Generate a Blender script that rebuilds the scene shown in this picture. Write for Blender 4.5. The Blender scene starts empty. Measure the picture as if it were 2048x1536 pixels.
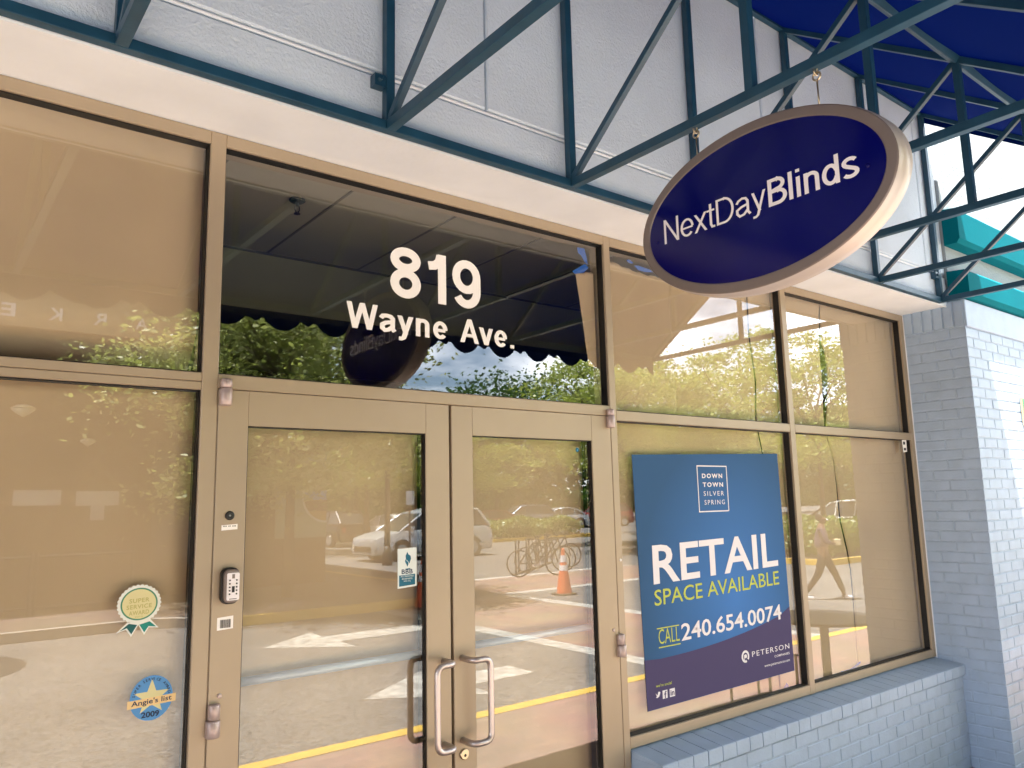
import bpy, bmesh, math, random
from mathutils import Vector, Matrix
from math import sin, cos, pi, radians
random.seed(7)
S = bpy.context.scene
COL = S.collection

# ------------------------------------------------------------------ camera
cam = bpy.data.cameras.new('camera')
camo = bpy.data.objects.new('camera', cam)
COL.objects.link(camo)
yaw, pitch, roll = 0.66375, 0.1520, -0.02244
f = Vector((sin(yaw)*cos(pitch), cos(yaw)*cos(pitch), sin(pitch)))
r = Vector((cos(yaw), -sin(yaw), 0)); u = r.cross(f)
r2 = r*cos(roll)+u*sin(roll); u2 = -r*sin(roll)+u*cos(roll)
camo.matrix_world = Matrix(((r2.x, u2.x, -f.x, 0), (r2.y, u2.y, -f.y, -2.55), (r2.z, u2.z, -f.z, 1.76), (0, 0, 0, 1)))
cam.sensor_width = 36; cam.lens = 1544.9/2048*36
cam.clip_start = .05; cam.clip_end = 1000
S.camera = camo

# ------------------------------------------------------------------ world, sun, exposure
SUN = Vector((-2.2, -1.0, 7.8)).normalized()
W = bpy.data.worlds.new('World'); S.world = W; W.use_nodes = True
n = W.node_tree.nodes; l = W.node_tree.links; n.clear()
out = n.new('ShaderNodeOutputWorld'); bg = n.new('ShaderNodeBackground')
sky = n.new('ShaderNodeTexSky'); sky.sky_type = 'NISHITA'; sky.sun_disc = False
sky.sun_elevation = math.asin(SUN.z); sky.sun_rotation = math.atan2(SUN.x, SUN.y)
tc = n.new('ShaderNodeTexCoord'); sep = n.new('ShaderNodeSeparateXYZ'); l.new(tc.outputs['Generated'], sep.inputs[0])
mx = n.new('ShaderNodeMath'); mx.operation = 'MAXIMUM'; mx.inputs[1].default_value = .06; l.new(sep.outputs['Z'], mx.inputs[0])
ad = n.new('ShaderNodeMath'); ad.operation = 'ADD'; ad.inputs[1].default_value = .18; l.new(mx.outputs[0], ad.inputs[0])
dv = n.new('ShaderNodeVectorMath'); dv.operation = 'DIVIDE'; l.new(tc.outputs['Generated'], dv.inputs[0])
cb = n.new('ShaderNodeCombineXYZ'); [l.new(ad.outputs[0], cb.inputs[i]) for i in range(3)]; l.new(cb.outputs[0], dv.inputs[1])
nz = n.new('ShaderNodeTexNoise'); nz.inputs['Scale'].default_value = 1.15; nz.inputs['Detail'].default_value = 9; nz.inputs['Roughness'].default_value = .58
l.new(dv.outputs[0], nz.inputs['Vector'])
rp = n.new('ShaderNodeValToRGB'); rp.color_ramp.elements[0].position = .43; rp.color_ramp.elements[1].position = .62
rp.color_ramp.elements[0].color = (0, 0, 0, 1); rp.color_ramp.elements[1].color = (.93, .93, .93, 1)
l.new(nz.outputs['Fac'], rp.inputs[0])
nz2 = n.new('ShaderNodeTexNoise'); nz2.inputs['Scale'].default_value = 2.3; nz2.inputs['Detail'].default_value = 5; l.new(dv.outputs[0], nz2.inputs['Vector'])
rp2 = n.new('ShaderNodeValToRGB'); rp2.color_ramp.elements[0].position = .35; rp2.color_ramp.elements[1].position = .65
rp2.color_ramp.elements[0].color = (9.5, 10.4, 12, 1); rp2.color_ramp.elements[1].color = (19, 19.2, 19.6, 1)
l.new(nz2.outputs['Fac'], rp2.inputs[0])
mix = n.new('ShaderNodeMixRGB'); l.new(rp.outputs[0], mix.inputs[0]); l.new(sky.outputs[0], mix.inputs[1]); l.new(rp2.outputs[0], mix.inputs[2])
mr = n.new('ShaderNodeMapRange'); mr.inputs['From Min'].default_value = .20; mr.inputs['From Max'].default_value = .42; mr.inputs['To Min'].default_value = 1.05; mr.inputs['To Max'].default_value = .24
l.new(sep.outputs['Z'], mr.inputs['Value']); vm = n.new('ShaderNodeVectorMath'); vm.operation = 'SCALE'; l.new(mix.outputs[0], vm.inputs[0]); l.new(mr.outputs[0], vm.inputs['Scale'])
l.new(vm.outputs[0], bg.inputs[0]); bg.inputs[1].default_value = .09; l.new(bg.outputs[0], out.inputs[0])
sl = bpy.data.lights.new('sun', 'SUN'); sl.energy = 5.0; sl.angle = radians(.55); sl.color = (1, .985, .945)
so = bpy.data.objects.new('sun', sl); COL.objects.link(so); so.location = (-10, -10, 30)
so.rotation_euler = SUN.to_track_quat('Z', 'Y').to_euler()
S.view_settings.view_transform = 'Standard'; S.view_settings.look = 'None'
S.view_settings.exposure = 2.9; S.view_settings.gamma = 1

# ------------------------------------------------------------------ materials
def new_mat(name):
    m = bpy.data.materials.new(name); m.use_nodes = True
    return m, m.node_tree.nodes, m.node_tree.links, m.node_tree.nodes['Principled BSDF']
def mat(name, col, rough=.6, metal=0., var=0., vscale=8., bump=0., bscale=60., spec=.5, dirt=None, detail=4):
    m, N, L, b = new_mat(name)
    b.inputs['Base Color'].default_value = (*col, 1); b.inputs['Roughness'].default_value = rough
    b.inputs['Metallic'].default_value = metal; b.inputs['Specular IOR Level'].default_value = spec
    tc = N.new('ShaderNodeTexCoord')
    if var or dirt:
        t = N.new('ShaderNodeTexNoise'); t.inputs['Scale'].default_value = vscale; t.inputs['Detail'].default_value = 6
        L.new(tc.outputs['Object'], t.inputs['Vector'])
        rr = N.new('ShaderNodeValToRGB'); rr.color_ramp.elements[0].position = .3; rr.color_ramp.elements[1].position = .7
        lo = dirt if dirt else tuple(c*(1-var) for c in col)
        rr.color_ramp.elements[0].color = (*lo, 1)
        rr.color_ramp.elements[1].color = (*[min(1, c*(1+var*.5)) for c in col], 1)
        L.new(t.outputs['Fac'], rr.inputs[0]); L.new(rr.outputs[0], b.inputs['Base Color'])
    if bump:
        t2 = N.new('ShaderNodeTexNoise'); t2.inputs['Scale'].default_value = bscale; t2.inputs['Detail'].default_value = detail
        L.new(tc.outputs['Object'], t2.inputs['Vector'])
        bp = N.new('ShaderNodeBump'); bp.inputs['Strength'].default_value = 1; bp.inputs['Distance'].default_value = bump
        L.new(t2.outputs['Fac'], bp.inputs['Height']); L.new(bp.outputs[0], b.inputs['Normal'])
    return m
M = {}
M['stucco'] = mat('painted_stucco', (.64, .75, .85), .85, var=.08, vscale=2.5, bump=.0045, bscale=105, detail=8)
M['soffit'] = mat('soffit_paint', (.84, .885, .92), .7, var=.06, vscale=4, bump=.0012, bscale=40)
M['brickpaint'] = mat('painted_brick', (.385, .50, .645), .55, var=.08, vscale=9, bump=.0016, bscale=75, detail=6)
M['mortarpaint'] = mat('painted_mortar', (.39, .495, .625), .8, var=.14, vscale=20, bump=.003, bscale=60)
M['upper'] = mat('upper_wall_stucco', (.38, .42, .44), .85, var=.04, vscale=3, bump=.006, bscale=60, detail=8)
M['teal'] = mat('teal_cornice_paint', (.0, .15, .19), .85, spec=.08, var=.05, vscale=3, bump=.0008, bscale=40)
M['frame'] = mat('champagne_aluminium', (.43, .342, .236), .42, metal=.25, var=.09, vscale=2.2, bump=.00015, bscale=300)
M['gasket'] = mat('black_gasket', (.006, .005, .0045), .55)
M['dark'] = mat('dark_gap', (.004, .0035, .003), .9)
M['paper_'] = mat('kraft_paper', (.67, .51, .33), .85, var=.12, vscale=1.6, bump=.009, bscale=3.2)
M['awn'] = mat('blue_steel_tube', (.013, .062, .108), .4, var=.2, vscale=14, bump=.0004, bscale=90)
M['steel'] = mat('brushed_steel', (.62, .55, .52), .38, metal=.85, var=.08, vscale=6)
M['bar'] = mat('satin_bar', (.55, .62, .68), .35, metal=.25)
M['zinc'] = mat('zinc_hook', (.62, .52, .36), .3, metal=.9)
M['hinge'] = mat('hinge_metal', (.50, .40, .37), .4, metal=.35)
M['white'] = mat('white_vinyl', (.95, .92, .86), .5)
M['signtext'] = mat('sign_white_vinyl', (.9, .86, .86), .45)
M['navy'] = mat('navy_acrylic', (.0, .0, .10), .14, var=.12, vscale=2, spec=.32)
M['rim'] = mat('sign_rim_metal', (.22, .18, .16), .42, metal=.3, var=.05, vscale=5)
M['rimside'] = mat('sign_return_metal', (.56, .50, .455), .4, metal=.25, var=.05, vscale=5)
M['black'] = mat('black_plastic', (.01, .01, .01), .4)
M['tape'] = mat('blue_painters_tape', (.02, .13, .55), .6)
M['ceil'] = mat('ceiling_tile', (.50, .47, .37), .9, var=.03, bump=.001, bscale=120)
M['grid'] = mat('ceiling_grid', (.22, .21, .17), .7)
M['bulk'] = mat('bulkhead_paint', (.42, .40, .26), .85, var=.03)
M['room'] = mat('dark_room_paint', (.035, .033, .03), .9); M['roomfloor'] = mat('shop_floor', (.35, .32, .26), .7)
M['asphalt'] = mat('asphalt', (.17, .163, .155), .9, var=.22, vscale=.5, bump=.006, bscale=90)
def speckle(m, amt=.35, sc=130):
    N, L = m.node_tree.nodes, m.node_tree.links; b = N['Principled BSDF']; src = b.inputs['Base Color'].links[0].from_socket
    tc = N.new('ShaderNodeTexCoord'); v = N.new('ShaderNodeTexVoronoi'); v.inputs['Scale'].default_value = sc; L.new(tc.outputs['Object'], v.inputs['Vector'])
    bw = N.new('ShaderNodeSeparateColor'); L.new(v.outputs['Color'], bw.inputs[0]); mr = N.new('ShaderNodeMapRange'); L.new(bw.outputs[0], mr.inputs[0])
    mr.inputs['To Min'].default_value = 1-amt; mr.inputs['To Max'].default_value = 1+amt; vm = N.new('ShaderNodeVectorMath'); vm.operation = 'SCALE'
    L.new(src, vm.inputs[0]); L.new(mr.outputs[0], vm.inputs['Scale']); L.new(vm.outputs[0], b.inputs['Base Color'])
speckle(M['asphalt'], .45, 38)
M['kerb'] = mat('kerb_concrete', (.42, .38, .33), .85, var=.15, vscale=5, bump=.003, bscale=50)
M['yellow'] = mat('kerb_yellow_paint', (.72, .47, .08), .7, var=.15, vscale=9, bump=.002, bscale=60)
M['markw'] = mat('road_marking_white', (.60, .58, .52), .8, dirt=(.28, .26, .24), vscale=9, var=.1)
M['leaf'] = None
M['bark'] = mat('bark', (.10, .075, .055), .9, var=.3, vscale=14, bump=.02, bscale=30)
M['orange'] = mat('cone_orange', (.85, .16, .06), .55, var=.08)
M['silver'] = mat('silver_car_paint', (.50, .53, .56), .25, metal=.3)
M['carwhite'] = mat('white_car_paint', (.75, .75, .73), .25)
M['carblack'] = mat('black_car_paint', (.02, .02, .022), .2)
M['carred'] = mat('dark_red_car_paint', (.25, .03, .03), .25)
M['carblue'] = mat('grey_blue_car_paint', (.15, .19, .24), .25, metal=.3)
M['carglass'] = mat('car_glass', (.05, .06, .065), .08)
M['tyre'] = mat('tyre_rubber', (.02, .02, .02), .8)
M['rimw'] = mat('wheel_alloy', (.5, .5, .5), .3, metal=.7)
M['redlamp'] = mat('tail_lamp_red', (.5, .02, .01), .3)
M['lamp'] = mat('lamp_glass', (.85, .78, .55), .3)
M['redbrick'] = None
M['darkmetal'] = mat('dark_metal', (.03, .03, .032), .45)
M['notice'] = mat('notice_paper', (.55, .52, .50), .8)
M['signboard'] = mat('signboard_cream', (.34, .27, .17), .7, var=.1)
M['skin'] = mat('skin', (.16, .085, .055), .6)
M['top'] = mat('purple_top', (.085, .06, .11), .85)
M['legging'] = mat('dark_leggings', (.02, .015, .013), .85)
M['hair'] = mat('black_hair', (.012, .01, .009), .6)

def fabric(name, col, trans):
    m, N, L, b = new_mat(name); b.inputs['Base Color'].default_value = (*col, 1); b.inputs['Roughness'].default_value = .8
    t = N.new('ShaderNodeBsdfTranslucent'); t.inputs[0].default_value = (*trans, 1)
    x = N.new('ShaderNodeMixShader'); x.inputs[0].default_value = .5
    L.new(b.outputs[0], x.inputs[1]); L.new(t.outputs[0], x.inputs[2]); L.new(x.outputs[0], N['Material Output'].inputs[0])
    return m
def paper():
    m = M['paper_']; N = m.node_tree.nodes; L = m.node_tree.links; b = N['Principled BSDF']
    t = N.new('ShaderNodeBsdfTranslucent'); t.inputs[0].default_value = (.55, .38, .20, 1)
    x = N.new('ShaderNodeMixShader'); x.inputs[0].default_value = .12
    L.new(b.outputs[0], x.inputs[1]); L.new(t.outputs[0], x.inputs[2]); L.new(x.outputs[0], N['Material Output'].inputs[0]); return m
M['paper'] = paper()
M['canvas'] = fabric('blue_canvas', (.0008, .018, .13), (.0, .028, .14)); M['canvas'].node_tree.nodes['Principled BSDF'].inputs['Specular IOR Level'].default_value = .05

def leafmat(name, c1, c2, tr):
    m, N, L, b = new_mat(name); b.inputs['Roughness'].default_value = .38
    g = N.new('ShaderNodeNewGeometry'); rr = N.new('ShaderNodeValToRGB')
    rr.color_ramp.elements[0].color = (*c1, 1); rr.color_ramp.elements[1].color = (*c2, 1)
    L.new(g.outputs['Random Per Island'], rr.inputs[0]); L.new(rr.outputs[0], b.inputs['Base Color'])
    t = N.new('ShaderNodeBsdfTranslucent'); t.inputs[0].default_value = (*tr, 1)
    x = N.new('ShaderNodeMixShader'); x.inputs[0].default_value = .4
    L.new(b.outputs[0], x.inputs[1]); L.new(t.outputs[0], x.inputs[2]); L.new(x.outputs[0], N['Material Output'].inputs[0])
    return m
M['leaf'] = leafmat('locust_leaf', (.14, .21, .04), (.52, .56, .17), (.48, .56, .10))
M['leafpale'] = leafmat('pale_locust_leaf', (.10, .15, .035), (.66, .68, .32), (.45, .52, .12))
M['leafdark'] = leafmat('dark_leaf', (.035, .08, .018), (.08, .15, .03), (.08, .16, .02))
M['leafhedge'] = leafmat('hedge_leaf', (.12, .19, .03), (.26, .32, .06), (.2, .3, .04))

def glassmat(name, ior, tint=(1, 1, 1)):
    # outer faces reflect by Fresnel, everything else passes straight through (thin flat panes)
    m, N, L, b = new_mat(name); N.remove(b)
    tr = N.new('ShaderNodeBsdfTransparent'); tr.inputs[0].default_value = (*tint, 1)
    gl = N.new('ShaderNodeBsdfGlossy'); gl.inputs['Roughness'].default_value = 0.0
    fr = N.new('ShaderNodeFresnel'); fr.inputs[0].default_value = ior
    ge = N.new('ShaderNodeNewGeometry'); inv = N.new('ShaderNodeMath'); inv.operation = 'SUBTRACT'; inv.inputs[0].default_value = 1
    L.new(ge.outputs['Backfacing'], inv.inputs[1])
    mu = N.new('ShaderNodeMath'); mu.operation = 'MULTIPLY'; L.new(fr.outputs[0], mu.inputs[0]); L.new(inv.outputs[0], mu.inputs[1])
    # faint waviness of float glass
    tc = N.new('ShaderNodeTexCoord'); nz = N.new('ShaderNodeTexNoise'); nz.inputs['Scale'].default_value = 1.1; nz.inputs['Detail'].default_value = 0
    L.new(tc.outputs['Object'], nz.inputs['Vector']); bp = N.new('ShaderNodeBump'); bp.inputs['Distance'].default_value = .00018; bp.inputs['Strength'].default_value = 1
    L.new(nz.outputs['Fac'], bp.inputs['Height']); L.new(bp.outputs[0], gl.inputs['Normal'])
    x = N.new('ShaderNodeMixShader'); L.new(mu.outputs[0], x.inputs[0]); L.new(tr.outputs[0], x.inputs[1]); L.new(gl.outputs[0], x.inputs[2])
    L.new(x.outputs[0], N['Material Output'].inputs[0])
    return m
M['glass'] = glassmat('window_glass', 2.15, (.97, .975, .96))

def brickmat(name, c1, c2, mortar, scale, bw, rh, ms, mode, rough=.85, bump=.006):
    m, N, L, b = new_mat(name); b.inputs['Roughness'].default_value = rough
    tc = N.new('ShaderNodeTexCoord'); sp = N.new('ShaderNodeSeparateXYZ'); cb = N.new('ShaderNodeCombineXYZ')
    L.new(tc.outputs['Object'], sp.inputs[0])
    a, c = mode
    L.new(sp.outputs[a], cb.inputs[0]); L.new(sp.outputs[c], cb.inputs[1])
    br = N.new('ShaderNodeTexBrick'); br.inputs['Scale'].default_value = scale
    br.inputs['Brick Width'].default_value = bw; br.inputs['Row Height'].default_value = rh; br.inputs['Mortar Size'].default_value = ms
    br.inputs['Color1'].default_value = (*c1, 1); br.inputs['Color2'].default_value = (*c2, 1); br.inputs['Mortar'].default_value = (*mortar, 1)
    L.new(cb.outputs[0], br.inputs['Vector'])
    nz = N.new('ShaderNodeTexNoise'); nz.inputs['Scale'].default_value = 1.2; nz.inputs['Detail'].default_value = 6; L.new(tc.outputs['Object'], nz.inputs['Vector'])
    mm = N.new('ShaderNodeMixRGB'); mm.blend_type = 'MULTIPLY'; mm.inputs[0].default_value = .5
    L.new(br.outputs['Color'], mm.inputs[1]); L.new(nz.outputs['Color'], mm.inputs[2])
    hs = N.new('ShaderNodeHueSaturation'); hs.inputs['Saturation'].default_value = .95; hs.inputs['Value'].default_value = 1.3
    L.new(mm.outputs[0], hs.inputs['Color']); L.new(hs.outputs[0], b.inputs['Base Color'])
    bp = N.new('ShaderNodeBump'); bp.inputs['Distance'].default_value = bump; bp.invert = True
    L.new(br.outputs['Fac'], bp.inputs['Height']); L.new(bp.outputs[0], b.inputs['Normal'])
    return m
M['paver'] = brickmat('brick_paver', (.34, .215, .165), (.27, .17, .135), (.23, .19, .165), 1, .2, .1, .006, (0, 1))
M['plazashade'] = brickmat('shaded_plaza_paver', (.17, .12, .10), (.13, .095, .08), (.12, .10, .09), 1, .2, .1, .006, (0, 1))  # darker paver copy: tree shade on the far sidewalk is put into the colour
M['redbrick'] = brickmat('market_brick', (.085, .028, .018), (.06, .02, .014), (.08, .06, .05), 1, .21, .07, .008, (0, 2))

# ------------------------------------------------------------------ mesh builder
class MB:
    def __init__(s): s.v = []; s.f = []
    def add(s, vs, fs):
        o = len(s.v); s.v += [tuple(p) for p in vs]; s.f += [tuple(i+o for i in q) for q in fs]; return s
    def box(s, x0, x1, y0, y1, z0, z1):
        return s.add([(x0,y0,z0),(x1,y0,z0),(x1,y1,z0),(x0,y1,z0),(x0,y0,z1),(x1,y0,z1),(x1,y1,z1),(x0,y1,z1)],
                     [(0,3,2,1),(4,5,6,7),(0,1,5,4),(1,2,6,5),(2,3,7,6),(3,0,4,7)])
    def rbox(s, x0, x1, y0, y1, z0, z1, b=.003):
        # box with chamfered edges on the outward (-y) face
        vs = []; 
        for y, i in ((y1, 0), (y0+b, 0), (y0, b)):
            vs += [(x0+i,y,z0+i),(x1-i,y,z0+i),(x1-i,y,z1-i),(x0+i,y,z1-i)]
        fs = [(0,3,2,1)[::-1], (8,9,10,11)]
        for k in (0, 4):
            for j in range(4):
                a, c = k+j, k+(j+1) % 4
                fs.append((a, c, c+4, a+4)[::-1])
        return s.add(vs, fs)
    def tube(s, pts, rad, nseg=10, square=False, up=None, caps=True):
        pts = [Vector(p) for p in pts]; rs = rad if isinstance(rad, (list, tuple)) else [rad]*len(pts)
        k = 4 if square else nseg; rings = []; prev = None
        for i, p in enumerate(pts):
            if i == 0: d = pts[1]-p
            elif i == len(pts)-1: d = p-pts[-2]
            else: d = (pts[i+1]-p).normalized()+(p-pts[i-1]).normalized()
            d.normalize()
            if prev is None:
                a = Vector(up) if up else (Vector((0,0,1)) if abs(d.z) < .9 else Vector((1,0,0)))
                a = (a-d*a.dot(d)).normalized()
            else: a = (prev-d*prev.dot(d)).normalized()
            prev = a; b = d.cross(a)
            off = pi/4 if square else 0; q = rs[i]*(2**.5 if square else 1)
            rings.append([p+(a*cos(off+2*pi*j/k)+b*sin(off+2*pi*j/k))*q for j in range(k)])
        vs = [v for R_ in rings for v in R_]; fs = []
        for i in range(len(pts)-1):
            for j in range(k):
                a0, a1 = i*k+j, i*k+(j+1) % k
                fs.append((a0, a1, a1+k, a0+k))
        if caps: fs += [tuple(range(k))[::-1], tuple(range((len(pts)-1)*k, len(pts)*k))]
        return s.add(vs, fs)
    def prism(s, poly, o, U, V, depth):
        # poly in (U,V) coordinates about o, extruded to -N by depth; N = UxV faces the viewer
        o, U, V = Vector(o), Vector(U), Vector(V); Nn = U.cross(V)
        k = len(poly)
        fr = [o+U*a+V*b for a, b in poly]; bk = [p-Nn*depth for p in fr]
        fs = [tuple(range(k)), tuple(range(k, 2*k))[::-1]]+[(i, i+k, (i+1) % k+k, (i+1) % k) for i in range(k)]
        return s.add(fr+bk, fs)
    def lathe(s, prof, c=(0,0,0), axis='z', k=20):
        vs = []
        for rr_, h in prof:
            for j in range(k):
                a = 2*pi*j/k
                if axis == 'z': p = (rr_*cos(a), rr_*sin(a), h)
                elif axis == 'y': p = (rr_*cos(a), h, -rr_*sin(a))
                else: p = (h, rr_*cos(a), rr_*sin(a))
                vs.append((p[0]+c[0], p[1]+c[1], p[2]+c[2]))
        fs = []
        for i in range(len(prof)-1):
            for j in range(k):
                a0, a1 = i*k+j, i*k+(j+1) % k
                fs.append((a0, a1, a1+k, a0+k))
        fs += [tuple(range(k))[::-1], tuple(range((len(prof)-1)*k, len(prof)*k))]
        return s.add(vs, fs)
    def build(s, name, m, parent=None, smooth=False, bevel=0, fix=True):
        me = bpy.data.meshes.new(name); off = Vector((0, 0, 0)); p = parent
        while p is not None: off += p.location; p = p.parent
        me.from_pydata([tuple(Vector(v)-off) for v in s.v], [], s.f)
        ms = m if isinstance(m, list) else [m]
        for q in ms: me.materials.append(q)
        if fix:
            bm = bmesh.new(); bm.from_mesh(me); bmesh.ops.recalc_face_normals(bm, faces=bm.faces); bm.to_mesh(me); bm.free()
        if smooth:
            for q in me.polygons: q.use_smooth = True
        o = bpy.data.objects.new(name, me); COL.objects.link(o)
        if parent: o.parent = parent
        if bevel:
            bv = o.modifiers.new('bevel', 'BEVEL'); bv.width = bevel; bv.segments = 2; bv.limit_method = 'ANGLE'
        if smooth:
            try: me.shade_auto_smooth
            except Exception: pass
        return o
def thing(name, label, cat, loc=(0,0,0), group=None, rz=0):
    o = bpy.data.objects.new(name, None); COL.objects.link(o); o.location = loc; o.rotation_euler = (0, 0, rz)
    o.empty_display_size = .1
    tag(o, label, cat, group); return o
def tag(o, label=None, cat=None, group=None, kind=None):
    if label: o['label'] = label
    if cat: o['category'] = cat
    if group: o['group'] = group
    if kind: o['kind'] = kind
    return o
def copy_tree(o, parent=None):
    c = o.copy(); COL.objects.link(c); c.parent = parent
    for ch in [q for q in bpy.data.objects if q.parent == o]: copy_tree(ch, c)
    return c
def struct(name, mb, m): o = mb.build(name, m); o['kind'] = 'structure'; return o

# ---- text helpers
def text(name, body, o, U, V, w=None, h=None, m=None, parent=None, off=0., spacing=1., depth=.0006, align='l'):
    """built-in font text as a mesh; w,h = size of its bounding box on the plane spanned by U,V; o = its lower left corner"""
    c = bpy.data.curves.new(name, 'FONT'); c.body = body; c.offset = off; c.space_character = spacing; c.resolution_u = 3; c.extrude = .01
    t = bpy.data.objects.new(name, c); COL.objects.link(t)
    dg = bpy.context.evaluated_depsgraph_get(); dg.update(); me = bpy.data.meshes.new_from_object(t.evaluated_get(dg))
    bpy.data.objects.remove(t); bpy.data.curves.remove(c)
    xs = [v.co.x for v in me.vertices]; ys = [v.co.y for v in me.vertices]
    x0, y0, bw, bh = min(xs), min(ys), max(xs)-min(xs), max(ys)-min(ys)
    if w is None: sy = sx = h/bh
    elif h is None: sx = sy = w/bw
    else: sx, sy = w/bw, h/bh
    o, U, V = Vector(o), Vector(U), Vector(V); N = U.cross(V); loc = Vector((0, 0, 0)); p = parent
    while p is not None: loc += p.location; p = p.parent
    for v in me.vertices:
        z = depth if v.co.z > 0 else 0
        v.co = o-loc+U*((v.co.x-x0)*sx)+V*((v.co.y-y0)*sy)+N*z
    me.materials.clear(); me.materials.append(m)
    me.name = name; ob = bpy.data.objects.new(name, me); COL.objects.link(ob)
    if parent: ob.parent = parent
    return ob

def arc(cx, cy, rx, ry, a0, a1, k=12): return [(cx+rx*cos(radians(a0+(a1-a0)*i/k)), cy+ry*sin(radians(a0+(a1-a0)*i/k))) for i in range(k+1)]
def D(*p): return ('d',)+p
def glyphs(w):
    h = w/2; X = .73
    return {
    '8': (.72, [arc(.36,.755,.215-.0*h,.245-h,0,360,24), arc(.36,.29,.30-h,.29-h,0,360,24)]),
    '1': (.60, [D((.40,0),(.40,1)), [(.12,.74),(.24,.76),(.33,.83),(.37,.97)]]),
    '9': (.72, [arc(.35,.65,.31-h,.35-h,0,360,24), [(.66-h,.64),(.66-h,.40)]+arc(.35,.36,.31-h,.36-h,0,-150,12)]),
    'W': (.98, [D((.09,1),(.27,0)),D((.27,0),(.49,1)),D((.49,1),(.71,0)),D((.71,0),(.89,1))]),
    'a': (.60, [[(.09,.53),(.15,.63),(.28,X-h),(.40,X-h-.03),(.46,.55),(.46,.14),(.53,h*.7)], [(.46,.42),(.24,.37),(.06+h,.29),(.06+h,.15),(.14+h,h),(.32,h+.03),(.46,.22)]]),
    'y': (.54, [D((.09,X),(.29,.02)), D((.46,X),(.24,-.05)), [(.275,.04),(.22,-.13),(.15,-.20+h*.3),(.06,-.20+h*.3)]]),
    'n': (.62, [D((.08+h,0),(.08+h,X)), [(.08+h,.38)]+arc(.31,X-h-.16,.31-.08-h,.16,165,10,10)+[(.54-h,.4),(.54-h,0)]]),
    'e': (.60, [arc(.30,X/2,.25-h,X/2-h,2,318,22), D((.05+h,X/2-.01),(.55-h,X/2-.01))]),
    'A': (.72, [D((.09,0),(.36,1)), D((.63,0),(.36,1)), D((.2,.31),(.52,.31))]),
    'v': (.54, [D((.08,X),(.27,.0)), D((.27,0),(.46,X))]),
    '.': (.30, [D((.15,0),(.15,w))]),
    'N': (.74, [D((.08+h,0),(.08+h,1)), D((.08+h,1),(.66-h,0)), D((.66-h,0),(.66-h,1))]),
    'x': (.52, [D((.07,X),(.45,0)), D((.45,X),(.07,0))]),
    't': (.34, [[(.17,.95),(.17,.14),(.21,h),(.31,h)], D((.03,X-h),(.31,X-h))]),
    'D': (.76, [D((.08+h,0),(.08+h,1)), [(.08+h,1-h),(.36,1-h)]+arc(.36,.5,.34-h,.5-h,90,-90,16)+[(.08+h,h)]]),
    'B': (.72, [D((.08+h,0),(.08+h,1)), [(.08+h,1-h),(.38,1-h)]+arc(.38,.76,.26-h,.24-h,90,-90,12)+[(.08+h,.52)], [(.08+h,.52),(.40,.52)]+arc(.40,.26+h/2,.29-h,.26-h/2,90,-90,12)+[(.08+h,h)]]),
    'l': (.28, [D((.14,0),(.14,1))]),
    'i': (.28, [D((.14,0),(.14,X)), D((.14,1-w*.9),(.14,1))]),
    'd': (.63, [arc(.30,X/2,.25-h,X/2-h,20,340,22), D((.55-h,0),(.55-h,1))]),
    's': (.54, [[*arc(.27,.535,.17,.195-h,25,232,10), *arc(.27,.195,.185,.195-h,50,-155,10)]]),
    ' ': (.42, []),
    }
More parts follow.
